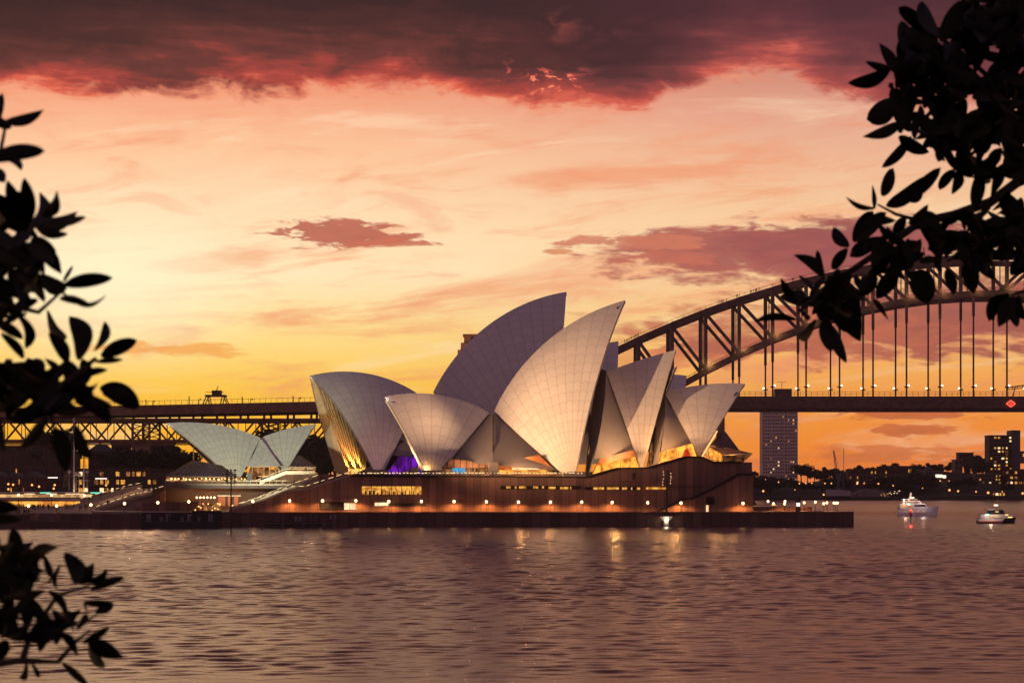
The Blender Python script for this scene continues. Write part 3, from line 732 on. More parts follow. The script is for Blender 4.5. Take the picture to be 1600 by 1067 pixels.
def rail(pts, q, kerb=None, h=1.0):
    m = MB(); P_ = [S(x, y, q) for x, y in pts]
    for a, b in zip(P_, P_[1:]):
        m.bar(a, b, .5, .9 if kerb is None else kerb); m.bar(a + Vector((0,0,h)), b + Vector((0,0,h)), .08, .08)
        n_ = max(2, int((b - a).length / 1.6))
        for i in range(n_): c_ = a.lerp(b, i / n_); m.bar(c_, c_ + Vector((0,0,h)), .06, .06)
    o = m.build('handrail', M_rail, OH)
    for a, b in zip(P_, P_[1:]):
        n_ = max(2, int((b - a).length / 1.9))
        for i in range(n_):
            c0, c1 = a.lerp(b, (i + .1) / n_), a.lerp(b, (i + random.uniform(.55, .8)) / n_); g_ = MB(); g_.bar(c0 + Vector((0,-.1,h+.05)), c1 + Vector((0,-.1,h+.05)), .10, .11); g_.build('handrail_light', M_hand, o)
    return o
rail([(150, 797), (213, 776.5), (223, 775), (259, 764)], 54.5)
rail([(125, 783.5), (170, 772), (200, 763), (222, 759)], 150)
flight(0, 799.5, 744, 372, 549, 26.5, 62, 30, M_step, 'stairs')
rail([(358, 797), (414, 780.5), (453, 766.5), (478, 765.5), (512, 754.5), (549, 742.5)], 14.3)
rail([(376, 793), (418, 777), (447, 765), (500, 747)], 24)
rail([(397, 757.5), (446, 738.5), (492, 738)], 44)
m = MB(); m.prism([S(397, 758, 44.6), S(446, 739.5, 44.6), S(495, 739.5, 44.6), S(495, 763, 44.6), S(397, 763, 44.6)], Wd(16)); m.build('terrace_wall', M_pod, OH)
M_tlamp2 = glow('bar_lamps', (1, .5, .16), 3)
# southern concourse: slab over a recess with lamps
m = MB(); site_box(m, 255, 455, 756, 763, 30, 60); m.build('terrace_slab', M_pave, OH)
m = MB(); m.prism([S(205, 799, 46), S(258, 765.5, 46), S(258, 799, 46)], Wd(1)); m.build('stair_side_wall', M_pod, OH)
m = MB(); site_box(m, 238, 420, 763, 799, 50, 1); m.build('concourse_wall', mat('concourse_timber', (.075, .035, .02), .6), OH)
m = MB(); site_box(m, 220, 300, 784, 799, 38, 4); site_box(m, 300, 311, 783, 799, 37.8, 4); m.build('kiosk', M_pod, OH)
m = MB(); site_box(m, 318, 345, 786, 798, 46.5, .4); m.build('bar_shelf', M_foyd, OH)
M_ltim = mat('lit_timber', (.4, .13, .05), .5)
for x0, x1 in ((341,352),(356,362),(366,372)): m = MB(); site_box(m, x0, x1, 776, 790, 49.6, .3); m.build('timber_door', M_ltim, OH)
m = MB(); site_box(m, 340, 376, 773.6, 775, 48.5, .4); m.build('strip_light', M_winw, OH)
for i in range(6):
    m = MB(); m.ball(S(307.5 + i * 5.5, 777, 44), .24); m.build('concourse_lamp', M_lamp, OH)
random.seed(77)
for i in range(26):
    m = MB(); m.ball(S(random.uniform(303, 378), random.uniform(786, 797), random.uniform(36, 42)), random.uniform(.10, .2), 6, 4); m.build('table_lamp', M_tlamp2, OH)
for px, py in ((312, 778), (330, 778), (360, 778), (285, 776), (385, 783)): lamp('concourse_light', S(px, py, 45), 420, (1, .5, .2), OH, .4)
rail([(258, 756), (330, 757), (452, 757)], 29.5, .15)
for a_, b_ in ((286, 275), (315, 305)): pass

# restaurant pavilion: glass skirts and side infill under the small sails
m = MB(); mb_ = MB()
side_pts = (polyline([S(406, 686, 58), S(397, 708, 55), S(384, 728.5, 52)]), polyline([S(409, 686, 58), S(424, 708, 55), S(439, 728.5, 52)]))
mm_ = MB(); mm_.grid(ruled(*side_pts, .4), Wd(.5)); mm_.build('side_shell', mat('pale_infill', (.55, .54, .48), .5), OH)
glazing([(385,744),(391,729),(434,729),(440,744)], 53, M_foyd, mull=6)
m_ = MB(); site_box(m_, 420, 434, 729.5, 733, 52, .3); m_.build('ceiling_light', M_win, OH)
def skirt(p, mt, q0, q1, nfin):
    a0, a1, b0, b1 = S(*p[0], q1), S(*p[1], q1 - 1), S(*p[2], q0), S(*p[3], q0)
    m = MB(); m.add([b0, b1, a1, a0], [(0, 1, 2, 3)]); m.add([v + Vector((0, .25, -.25)) for v in (b0, b1, a1, a0)], [(3, 2, 1, 0)])
    o = m.build('glass_skirt', mt, OH); f = MB()
    for i in range(nfin + 1):
        t = i / nfin; f.bar(b0.lerp(b1, t) + Vector((0, -.1, .05)), a0.lerp(a1, t) + Vector((0, -.1, .05)), .16, .22)
    f.bar(b0, b1, .2, .3); f.build('mullion', M_bronze, o)
    return o
skirt(((303, 719), (345, 727), (259, 744), (372, 746)), M_glassp, 46, 54, 12)
skirt(((466, 712), (470, 713), (452, 730), (494, 730)), M_glassp, 48, 56, 7)
m = MB(); site_box(m, 260, 400, 745, 752.5, 52, .4); m.build('restaurant_glass', M_foyd, OH)
m = MB(); site_box(m, 262, 400, 752.5, 756, 31.5, 26); m.build('restaurant_floor', M_pod, OH)
m = MB(); site_box(m, 450, 493, 731, 737.5, 54, .4); m.build('restaurant_glass', M_foyd, OH)
m = MB(); m.bar(S(302.5, 698, 58), S(302.5, 722, 58), .3, .3); m.build('post', M_bronze, OH)
mouth_glass(BE1, 1.5); mouth_glass(BE2, 1.5)
random.seed(11); M_tlamp = glow('table_lamps', (1, .5, .16), 4)
for i in range(20):
    x = 268 + i * 6.0 + random.uniform(-1.5, 1.5); m = MB(); m.ball(S(x, 748 + random.uniform(-1, 1), 50), random.uniform(.16, .3), 6, 4); m.build('table_lamp', M_tlamp, OH)
m = MB(); site_box(m, 386, 394, 740, 757, 30.5, .5); m.build('sign_pylon', M_black, OH)
m = MB(); site_box(m, 356, 383, 749.5, 756.5, 40, 4); m.build('shell_pedestal', M_conc, OH)
m = MB(); site_box(m, 436, 453, 735, 740, 46.5, 4); m.build('shell_pedestal', M_conc, OH)
for sx0, sx1, y0, y1, q in ((578, 606, 733.5, 743.6, 42), (660, 692, 734.5, 743.6, 25), (880, 914, 738, 745.6, 17)):
    m = MB(); site_box(m, sx0, sx1, y0, y1, q, 5); m.build('shell_pedestal', M_conc, OH)
for px, pw in ((290, 350), (330, 350), (410, 500), (470, 300)): lamp('restaurant_lamp', S(px, 749, 48), pw, (1, .5, .2), OH, .3)
for f_, q in ((.2, 62), (.5, 66), (.8, 62), (.25, 100), (.6, 105), (.9, 100)): lamp('stair_fill', site(fa_ + (fb_ - fa_) * f_ - .24 * (q - 55), q, zp + 4 + (fz1 - fz0) * f_), 800, (1, .58, .28), OH, .2)  # bodiless lights added above the wide stairs to brighten the steps
for px, q in ((400, 32), (440, 34), (480, 33), (520, 33)): lamp('stair_fill', site(u_of(px, q), q, zp + 3 + (u_of(px, q) - u_of(372, 26)) * .33), 600, (1, .58, .28), OH, .2)  # same added fill over the podium steps
lamp('added_uplight', S(958, 739, 15), 8000, (1, .58, .30), OH, .4, 90, S(962, 665, 30), .9)  # no fitting here; added to brighten the infill beside the second sail
lamp('added_uplight', S(992, 729, 15), 14000, (1, .60, .34), OH, .4, 60, S(934, 655, 33), .9)  # added spot lifting the dark band right of the great sail
lamp('added_uplight', S(1031, 723, 18), 6500, (1, .48, .18), OH, .4, 80, S(1035, 650, 33), .9)  # lamp at the foot of the orange-lit band
lamp('added_uplight', S(1062, 712, 18), 4000, (1, .58, .30), OH, .4, 90, S(1062, 650, 33), .9)  # further added spot, lightens the infill before the third sail
lamp('added_uplight', S(735, 741, 15), 6500, (1, .60, .34), OH, .4, 100, S(745, 680, 30), .9)  # added to lighten the infill left of the seam
lamp('added_uplight', S(820, 741, 15), 5500, (1, .60, .34), OH, .4, 100, S(815, 685, 30), .9)  # added likewise for the infill right of the seam
print('opera ok')

# ================================================================== lamps, floodlights, jetties, people
def make_lamp(px, py, q, foot, power=420, label=None, group=None, proto=None, r=.32):
    base = S(px, foot, q); head = S(px, py, q)
    t = thing('street_lamp', (head.x, head.y, base.z if base.z < head.z else zp), label, 'lamp', group)
    hgt = head.z - t.location.z
    m = MB(); m.tube([t.location, t.location + Vector((0, 0, .5)), head - Vector((0, 0, r))], [.13, .07, .055], 8); m.build('post', M_black, t)
    m = MB(); m.ball(head, r, 12, 8); m.build('lamp_globe', M_lamp, t, True)
    m = MB(); m.tube([head - Vector((0, 0, r + .12)), head - Vector((0, 0, r - .1))], [.18, .12], 8); m.build('collar', M_black, t)
    if power: lamp('lamp_light', head - Vector((0, 0, r * .2)), power, (1, .42, .12), t, r + .06, 164, head - Vector((0, 0, 5)), .55)
    return t
for px, py in ((452.5, 782), (504, 782), (556, 782), (607.5, 783), (658.5, 783), (709.5, 783), (760, 783.5), (810, 784), (860, 784), (909, 784), (956.5, 784.5), (1012, 785), (1064, 785.5), (1161, 786)):
    make_lamp(px, py, 11.6 if px < 1010 else 8.6, 799.5, 2200, 'globe street lamp in the even row along the brown podium wall', 'globe lamps along the podium wall')
for px, py, q in ((44.5, 790, 3), (88.5, 790, 3), (142, 788.5, 3), (194.5, 786.5, 3), (246.5, 785, 4), (295, 783.5, 4), (395, 783, 4)):
    make_lamp(px, py, q, 799.5, 260, 'globe street lamp standing on the forecourt edge left of the wide stairs', 'globe lamps along the forecourt edge')
for px, py, q in ((29, 773, 90), (80.5, 773.5, 90), (132, 774, 90)):
    make_lamp(px, py, q, 788, 200, 'globe street lamp further back on the forecourt before the lit ferry', 'globe lamps at the back of the forecourt')
for px, py, q in ((1200, 783, 16), (1208.5, 786.5, 21), (1226.5, 783, 14), (1226, 787, 21), (1256.5, 785, 21), (1274, 784, 12), (1287, 786.5, 9), (1292, 785, 16), (1303, 785.5, 12), (1305.5, 785.5, 18), (1308.5, 785.5, 24)):
    make_lamp(px, py, q, 799.3, 800, 'globe street lamp on the open terrace at the right end of the seawall', 'globe lamps on the end terrace', r=.27)

# low building and terrace clutter at the north end
nb = thing('terrace_kiosk', S(1215, 800, 22), 'long low kiosk with a thin canopy on the terrace right of the podium', 'kiosk')
m = MB(); site_box(m, 1178, 1269, 791.5, 799.4, 24, 6); m.build('wall', M_pod2, nb)
m = MB(); site_box(m, 1180, 1216, 788.6, 789.6, 21, 9); m.build('canopy', M_conc, nb)
m = MB(); m.prism([S(1178, 781, 23), S(1183, 788.5, 23), S(1178, 788.5, 23)], Wd(5)); m.build('roof_wedge', M_pod, nb)
sg_ = thing('sign_totem', S(1247, 799, 14), 'dark square totem with a small white lit arrow panel on the end terrace', 'sign')
m = MB(); site_box(m, 1243.5, 1251, 776.5, 799.3, 14, .5); m.build('post', M_black, sg_)
m = MB(); site_box(m, 1244.5, 1250, 785.3, 790.7, 13.9, .08); pn = m.build('lit_panel', glow('panel_white', (1, .9, .75), 1.6), sg_)
m = MB(); a_, b_ = S(1246, 789.6, 13.82), S(1248.6, 786.6, 13.82); m.bar(a_, b_, .12, .05); m.bar(b_, S(1246.6, 786.7, 13.82), .12, .05); m.bar(b_, S(1248.6, 788.6, 13.82), .12, .05); m.build('arrow', M_black, pn)

# floodlight masts and the marker light on the wall
def flood_mast(px, ytop, q, rows, label):
    b = S(px, 800, q); b.z = zp - (3.5 if q < 0 else 0); top_ = S(px, ytop, q)
    t = thing('floodlight_mast', b, label, 'light mast')
    m = MB(); m.tube([b, Vector((b.x, b.y, top_.z))], [.24, .13], 8); m.build('pole', M_black, t)
    m = MB()
    for i in range(rows):
        z = top_.z - .3 - i * 3.4 / rows; m.box((b.x, b.y, z), (2.3, .1, .12))
    for sx in (-1, 1): m.bar((b.x + sx * .75, b.y, top_.z), (b.x + sx * .75, b.y, top_.z - 3.8), .09, .09)
    m.build('lamp_rack', M_black, t)
    for i in range(0, rows, 2):
        for sx in (-1, 1):
            m = MB(); z = top_.z - .3 - i * 3.4 / rows; m.box((b.x + sx * 1.0, b.y + .15, z), (.42, .4, .34)); m.build('floodlight', M_black, t)
    return t, Vector((b.x, b.y + .6, top_.z - 1.5))
fm1, f1 = flood_mast(361, 732.5, -33.0, 8, 'tall dark floodlight mast with comb like racks before the small restaurant sails')
fm2, f2 = flood_mast(1042, 735, -1.3, 6, 'dark floodlight mast with lit lamp rack before the right end of the podium')
WARM = (1, .59, .31)
lamp('flood', f1, 760000, WARM, fm1, .5, 34, S(915, 610, 24), 1.0)
lamp('flood', f1, 190000, (.94, 1, .70), fm1, .5, 40, S(390, 650, 55), .8)
lamp('flood', f2, 640000, WARM, fm2, .5, 24, S(700, 640, 22), .9)
lamp('flood', S(645, 739, 40), 9000, WARM, OH, .4, 80, S(615, 665, 62), .9)  # added uplight warming the concert hall's south sail, no mast here
m = MB(); random.seed(4)
for i in range(10): m.ball((f2.x + random.choice((-1, 1)) * random.uniform(.8, 1.1), f2.y - .95, f2.z + 1.2 - i * .36), .10, 6, 4)
m.build('status_lamp', glow('rack_lamps', (1, .5, .28), 2.5), fm2)
mk = thing('marker_light', S(1041, 822, -1.2), 'white marker post with a bright lamp under brackets at the seawall foot', 'marker light')
m = MB(); m.tube([S(1041, 825, -1.2), S(1041, 812, -1.2)], [.75, .62], 12); m.build('post', M_white, mk, True)
m = MB()
for sx in (-8.5, -4.5, 4.5, 8.5): m.bar(S(1041 + sx, 807.5, -1.2), S(1041 + sx * .45, 813, -1.2), .12, .12)
site_box(m, 1032, 1051, 806.8, 807.8, -2.0, 1.8); m.build('bracket', M_white, mk)
m = MB(); m.ball(S(1041.5, 810.8, -1.3), .42); m.build('lantern', glow('marker_glow', (1, .8, .45), 5), mk); lamp('marker_lamp', S(1041.5, 810.5, -2.2), 130, (1, .8, .5), mk, .3)

def board_group(t, px, y0, y1, q, w_=3):
    for k in (0, 1):
        m = MB(); site_box(m, px + k * (w_ + .7), px + k * (w_ + .7) + w_, y0, y1, q, .25); m.build('fender_board', mat_board, t)
mat_board = mat('grey_boards', (.20, .17, .19), .6)
pj = thing('pontoon', S(281, 824, -9), 'dark floating pontoon with grey fender boards below the left quay', 'pontoon')
m = MB(); site_box(m, 222, 340, 815, 829, -14, 8); m.build('deck', M_black, pj)
for px in (229, 259.5, 292.5, 325.5): board_group(pj, px, 803, 816, -13)
M_dull = mat('dull_sign', (.16, .12, .10), .6)
for px in (249, 282, 308): m = MB(); site_box(m, px, px + 5, 807, 815, -13, .4); m.build('sign_board', M_dull, pj)
for px in (223, 265, 300, 338):
    m = MB(); m.tube([S(px, 830, -13.5), S(px, 806, -13.5)], .35, 8); m.build('pile', M_black, pj)
pb = thing('backing_hoarding', S(280, 815, -2), 'low dark hoarding above the pontoon, stepped up toward its right end', 'hoarding')
m = MB(); site_box(m, 221, 300, 800.5, 815, -5.5, .5); m.build('panel', M_black, pb)
m = MB(); site_box(m, 300.2, 346, 797.5, 815, -5.5, .5); m.build('panel', M_black, pb)
jt = thing('timber_jetty', S(466, 822, -8), 'open timber jetty with five tall piles beside the long seawall', 'jetty')
m = MB(); site_box(m, 410, 524, 818, 821.5, -12, 7); m.build('deck', M_black, jt)
for px in (409.5, 441.5, 474.5, 506, 522):
    m = MB(); m.tube([S(px, 831, -12.5), S(px, 803.5, -12.5)], [.42, .36], 8); m.build('pile', mat_pile if 'mat_pile' in globals() else globals().setdefault('mat_pile', mat('weathered_pile', (.10, .075, .07), .8)), jt)
for px in (515, 522): m = MB(); site_box(m, px, px + 3.2, 803.5, 811, -12.9, .25); m.build('fender_board', mat_board, jt)
for px in (460.5, 467): m = MB(); site_box(m, px, px + 4.2, 807, 815, -9, .25); m.build('notice_board', mat_board, jt)
m = MB()
for px in (426, 456, 489): m.bar(S(px, 819, -9), S(px, 804, -9), .18, .18)
m.bar(S(411, 815.5, -9), S(523, 815.5, -9), .1, .1); m.build('railing', M_black, jt)

# people: continuous bodies grown with the skin modifier, shared mesh data
def body_mesh(name, joints, edges, radii):
    me = bpy.data.meshes.new(name); me.from_pydata(joints, edges, []); o = bpy.data.objects.new(name, me); col.objects.link(o)
    sk = o.modifiers.new('skin', 'SKIN'); o.modifiers.new('sub', 'SUBSURF').levels = 1
    for i, r in enumerate(radii): me.skin_vertices[0].data[i].radius = r if hasattr(r, '__len__') else (r, r)
    me.skin_vertices[0].data[0].use_root = True
    dg = bpy.context.evaluated_depsgraph_get(); out = bpy.data.meshes.new_from_object(o.evaluated_get(dg)); out.name = name
    bpy.data.objects.remove(o); bpy.data.meshes.remove(me); return out
def figure(stride, armo, lean=0.0, bag=False, sit=False):
    if sit:
        J = [(0,0,.50),(0,.02,.78),(0,.03,1.02),(0,.02,1.14),(0,-.01,1.30), (.1,-.02,.48),(.14,-.42,.48),(.15,-.44,.08),(.15,-.56,.04), (-.1,-.02,.48),(-.13,-.42,.47),(-.14,-.43,.08),(-.14,-.55,.04), (.18,.02,1.0),(.25,-.05,.76),(.16,-.28,.62), (-.18,.02,1.0),(-.25,-.05,.76),(-.16,-.28,.62)]
    else:
        J = [(0,0,.95),(0,lean*.4,1.18),(0,lean,1.40),(0,lean,1.52),(0,lean-.02,1.68), (.09,0,.90),(.10,-stride*.5,.50),(.11,-stride*.3,.08),(.12,-stride*.3-.13,.04), (-.09,0,.90),(-.10,stride*.35,.50),(-.11,stride,.09),(-.12,stride-.12,.04), (.19,lean,1.39),(.24+armo,lean+stride*.3,1.13),(.24+armo*.5,lean+stride*.1-.12,.88), (-.19,lean,1.39),(-.24-armo,lean-stride*.3,1.13),(-.24-armo*.3,lean-stride*.5-.1,.90)]
    Eg = [(0,1),(1,2),(2,3),(3,4),(0,5),(5,6),(6,7),(7,8),(0,9),(9,10),(10,11),(11,12),(2,13),(13,14),(14,15),(2,16),(16,17),(17,18)]
    Rr = [(.15,.11),(.14,.10),(.17,.11),.06,.105, .09,.065,.045,.04, .09,.065,.045,.04, .065,.045,.035, .065,.045,.035]
    return body_mesh('person', J, Eg, Rr)
POSES = [figure(.04, .02), figure(.28, .03, .03), figure(.0, .10, -.03), figure(0, 0, sit=True)]
cloth = [mat('dark_coat', (.02, .018, .022), .8), mat('brown_coat', (.05, .03, .022), .8), mat('blue_shirt', (.03, .05, .11), .8), mat('pale_shirt', (.25, .20, .17), .8), mat('red_top', (.15, .03, .03), .8)]
PM = []
for pz in POSES:
    row = []
    for cm in cloth: me = pz.copy(); me.materials.clear(); me.materials.append(cm); me.polygons.foreach_set('use_smooth', [True] * len(me.polygons)); row.append(me)
    PM.append(row)
def person(loc, pose, c, rz, label, group, s=1.0):
    o = bpy.data.objects.new('person', PM[pose][c]); col.objects.link(o); o.location = loc; o.rotation_euler = (0, 0, rz); o.scale = (s, s, s)
    return tag(o, label, 'person', group)
random.seed(21)
def ground_at(px, py, z):                      # where a photo ray reaches height z
    Y = (z - H) / ((HY - py) / F); return Vector(((px - CX) / F * Y, Y, z))
for px, py in ((22,796.5),(25,797),(28,796),(31,796.5),(34,797),(37,796),(50,796),(52,796.5),(54.5,797),(58,796),(60,796.5),(63,796),(67,796.5),(69,796),(75,796.5),(76.5,797),(81,796.5),(84,797),(87,796),(90.5,796.5),(102,796),(105,796.5),(108,796),(111,795.5),(115,796),(124,798.5),(127,798),(133,798),(136,797.5)):
    p_ = ground_at(px, py, zp); person(p_, random.choice((0, 0, 1, 2)), random.choice((0, 0, 0, 1)), random.uniform(0, 6.28), 'small dark figure standing among the crowd on the forecourt', 'people on the forecourt')
for px, py in ((26, 802), (30, 802.5), (38, 802), (41, 802), (45, 802.5)):
    person(ground_at(px, py, zp - .0) if False else S(px, 803.5, -2.5) * 1.0, 3, 0, random.uniform(-.4, .4), 'dark figure sitting on the low quay wall at far left', 'people sitting on the quay')
def on_stairs(px, q):
    u = u_of(px, q) + .24 * (q - 55); f = (u - fa_) / (fb_ - fa_)
    return site(u_of(px, q), q, zp if f <= 0 else (fz0 + (fz1 - fz0) * min(1, math.ceil(f * 22) / 22) - .0))
for px, q, p_, c in ((139,132,1,0),(145,120,0,0),(157,118,1,1),(168,60,0,0),(191,100,3,0),(225,70,1,0),(224,72.5,0,0),(236,66,3,3),(233,70,3,2),(239,64,3,1)):
    person(on_stairs(px, q), p_, c, random.uniform(0, 6.28), 'tiny figure on the wide stairs leading up from the forecourt', 'people on the wide stairs')
def on_stairs2(px, q):
    a, b = u_of(372, 26.5), u_of(549, 26.5); u = u_of(px, q); f = (u - a) / (b - a); z0, z1 = z_of(799.5, 372, 26.5), z_of(744, 549, 26.5)
    return site(u, q, z0 + (z1 - z0) * min(1, math.ceil(f * 30) / 30))
for px, q, p_, c in ((462,34,1,2),(470,38,0,3),(476,31,3,3),(484,40,1,4),(491,36,0,2),(499,33,3,2),(503,38,1,2),(508,44,3,4),(520,36,1,0),(529,40,0,0),(533,37,0,0),(541,34,1,0),(547,42,0,0)):
    person(on_stairs2(px, q), p_, c, random.uniform(0, 6.28), 'tiny figure climbing the steps left of the long podium wall', 'people on the podium steps')
for px in (561, 566, 574, 586, 597, 603, 612, 627, 640, 653, 664, 671, 684, 693, 706, 712, 735, 748):
    q = random.uniform(16, 20); person(site(u_of(px, q), q, z_of(743, 640, 14) - .35), random.choice((0, 1, 2)), random.choice((0, 0, 1)), random.uniform(0, 6.28), 'tiny dark figure behind the podium balustrade under the sails', 'people along the podium balustrade')
print('point ok')

# ================================================================== HARBOUR BRIDGE
BY = 1055.0
hb = thing('harbour_bridge', (60, BY + 15, 0), 'steel arch bridge behind the opera house with hangers and a long approach span', 'bridge')
XC = 262.0
zl = lambda x: 114 - 107 * ((x - XC) / 251.5) ** 2
def zt_(x):
    dd = abs(x - XC); z = 133.5 - .00118 * dd * dd
    return z if dd < 215 else max(z, 79 + (dd - 215) * -.05)
xs = [266.6 + 18.03 * k for k in range(-14, 15)]
def zdeck(x): return 58.2 if x > 20 else 58.2 - (20 - x) * .018
for Y, far in ((BY, 0), (BY + 30, 1)):
    tr = bpy.data.objects.new('arch_truss', None); col.objects.link(tr); tr.parent = hb; tr.location = (0, Y - hb.location.y, 0); tr['label'] = 'arch truss on the far side' if far else 'arch truss on the near side'
    m = MB()
    for a, b in zip(xs, xs[1:]): m.bar((a, Y, zt_(a)), (b + .3, Y, zt_(b)), 1.6, 3.0)
    m.build('top_chord', M_steel, tr)
    m = MB()
    for a, b in zip(xs, xs[1:]): m.bar((a, Y, zl(a)), (b + .3, Y, zl(b)), 1.7, 3.4)
    m.build('bottom_chord', M_steel, tr)
    for i, x in enumerate(xs):
        m = MB(); m.bar((x, Y, zl(x)), (x, Y, zt_(x)), 1.5, 1.9); m.build('vertical', M_steel, tr)
        if i + 1 < len(xs):
            x2 = xs[i + 1]; m = MB()
            if x < XC: m.bar((x, Y, zt_(x) - 1), (x2, Y, zl(x2) + 1), 1.2, 1.7)
            else: m.bar((x, Y, zl(x) + 1), (x2, Y, zt_(x2) - 1), 1.2, 1.7)
            m.build('diagonal', M_steel, tr)
    for zf in (zt_, zl):
        m = MB()
        for a, b in zip(xs, xs[1:]):
            for k in range(6):
                f = k / 6; x = a + (b - a) * f; z = zf(a) + (zf(b) - zf(a)) * f + 1.6; m.bar((x, Y, z), (x, Y, z + 1.3), .12, .12)
            m.bar((a, Y, zf(a) + 2.9), (b, Y, zf(b) + 2.9), .14, .14)
        m.build('walkway_railing', M_steel, tr)
    for x in xs:
        if zl(x) > 62:
            m = MB(); m.bar((x, Y, 56), (x, Y, zl(x)), .8, .8); m.bar((x, Y, zl(x) - 12), (x, Y, zl(x)), 1.35, 1.35); m.build('hanger', M_steel, tr)
            m = MB(); m.ball((x + (-1.1 if far else 1.1), Y - .6, 64.3), .62, 8, 5); m.build('hanger_lamp', glow('bridge_lamps', (1, .8, .55), 2.6) if 'bridge_lamps' not in bpy.data.materials else bpy.data.materials['bridge_lamps'], tr)
            m = MB(); m.box((x, Y - .5, 63.6), (2.4, .8, .7)); m.build('lamp_bracket', M_steel, tr)
for k in range(13, 28, 1):
    x = xs[k - 8]
    if 60 < zl(x): lamp('truss_light', (x + 2.5, BY - 3.5, zl(x) + 3), 500, (1, .62, .25), hb, .3)
# sway frames between the trusses
for x in xs[2:]:
    m = MB(); m.bar((x, BY, zt_(x) - .5), (x, BY + 30, zt_(x) - .5), .9, .9); m.bar((x, BY, zl(x)), (x, BY + 30, zl(x)), .9, .9); m.bar((x, BY + 15, zl(x)), (x, BY + 15, zt_(x) - .5), .5, .5); m.build('sway_frame', M_steel, hb)
# deck
dk = MB(); dk.prism([(20, BY - 9, 51.8), (540, BY - 9, 51.8), (540, BY - 9, 58.2), (20, BY - 9, 58.2)], (0, 48, 0)); dko = dk.build('deck', M_steel, hb)
m = MB()
for k in range(173): x = 22 + k * 3; m.bar((x, BY - 9.2, 58.2), (x, BY - 9.2, 60.6), .16, .16)
for z in (59.4, 60.6): m.bar((20, BY - 9.2, z), (540, BY - 9.2, z), .18, .18)
m.build('railing', M_steel, dko)
m = MB(); random.seed(8)
for k in range(95):
    x = 22 + k * 5.4; m.bar((x, BY - 8, 50.2), (x, BY - 8, 51.9), .22, .22)
    if random.random() < .5: m.box((x, BY - 6, 51.3), (random.uniform(1, 4), 2, random.uniform(.6, 1.3)))
m.bar((20, BY - 8, 49.9), (540, BY - 8, 49.9), .3, .45); m.build('catwalk', M_steel, dko)
m = MB(); m.box((145, BY - 6, 60.2), (9, 6, 4)); m.bar((144.5, BY - 6, 62), (144.5, BY - 6, 66), .2, .2); m.bar((142, BY - 6, 66), (147, BY - 6, 66), .2, .2); m.build('deck_cabin', M_steel, dko)
# glowing red diamond sign on the deck edge
sx, sz = (1579.5 - CX) / F * (BY - 9.6), H + (HY - 630.5) / F * (BY - 9.6)
sn = MB(); dpts = [(sx - 2.3, sz), (sx, sz + 1.7), (sx + 2.3, sz), (sx, sz - 1.7)]
for (a, b), (c_, d_) in zip(dpts, dpts[1:] + dpts[:1]): sn.bar((a, BY - 9.6, b), (c_, BY - 9.6, d_), .3, .5)
for o_ in (-.42, .42): sn.bar((sx + o_, BY - 9.6, sz - .75), (sx + o_, BY - 9.6, sz + .75), .3, .28)
sn.build('diamond_sign', glow('red_sign', (1, .09, .05), 2.2), dko)
# flag and beacon on the crown
m = MB(); fx = (1577 - CX) / F * BY; m.bar((fx, BY, 134), (fx, BY, 150.5), .35, .35); fp = m.build('flag_pole', M_steel, hb)
m = MB(); rows = [[(fx + 6 * i / 6, BY + .7 * math.sin(i * 1.1), 149.5 - 3.6 * j / 3 - .42 * i) for i in range(7)] for j in range(4)]; m.grid(rows, (0, .08, 0)); m.build('flag', mat('flag_cloth', (.03, .04, .12), .8), fp)
m = MB(); bx_ = (1560 - CX) / F * BY; m.bar((bx_, BY, 134), (bx_, BY, 146), .3, .3); m.build('beacon_mast', M_steel, hb)
m = MB(); m.bar((bx_ + .6, BY - .4, 137), (bx_ + .3, BY - .4, 139), .45, .45); m.build('beacon', M_red, hb)
m = MB(); tx = (1443.5 - CX) / F * BY
for o_ in (-1, 1): m.bar((tx + o_, BY, 131), (tx, BY, 139), .25, .25)
for z in (133, 135.5): m.bar((tx - .8, BY, z), (tx + .8, BY, z), .25, .25)
m.build('crown_mast', M_steel, hb)
# pylons
def pylon(xc, Y0, n):
    m = MB()
    def ring(z, hx, hy): return [(xc-hx, Y0-hy, z), (xc+hx, Y0-hy, z), (xc+hx, Y0+hy, z), (xc-hx, Y0+hy, z)]
    for z0, hx0, z1, hx1 in ((0, 13.5, 52, 12), (52, 12.8, 56, 12.8), (56, 11.6, 80, 10.9), (80, 11.7, 82.2, 11.7), (82.2, 10.2, 86, 10), (86, 8.4, 89.6, 8.4), (89.6, 9.0, 90.6, 9.0)):
        a, b = ring(z0, hx0, hx0 * .62), ring(z1, hx1, hx1 * .62); m.add(a + b, [(3,2,1,0), (4,5,6,7), (0,1,5,4), (1,2,6,5), (2,3,7,6), (3,0,4,7)])
    o = m.build('pylon', M_stone, hb)
    m = MB()
    for k in (-1, 0, 1): m.box((xc + k * 4, Y0 - 8.4 * .62 - .05, 88), (1.6, .3, 2.0))
    m.build('pylon_opening', M_dark, o)
pylon(-17, BY - 14, 0); pylon(-17, BY + 44, 1)
lamp('pylon_light', (-34, BY - 50, 62), 26000, (1, .42, .15), hb, .5, 70, (-17, BY - 14, 86), .8)
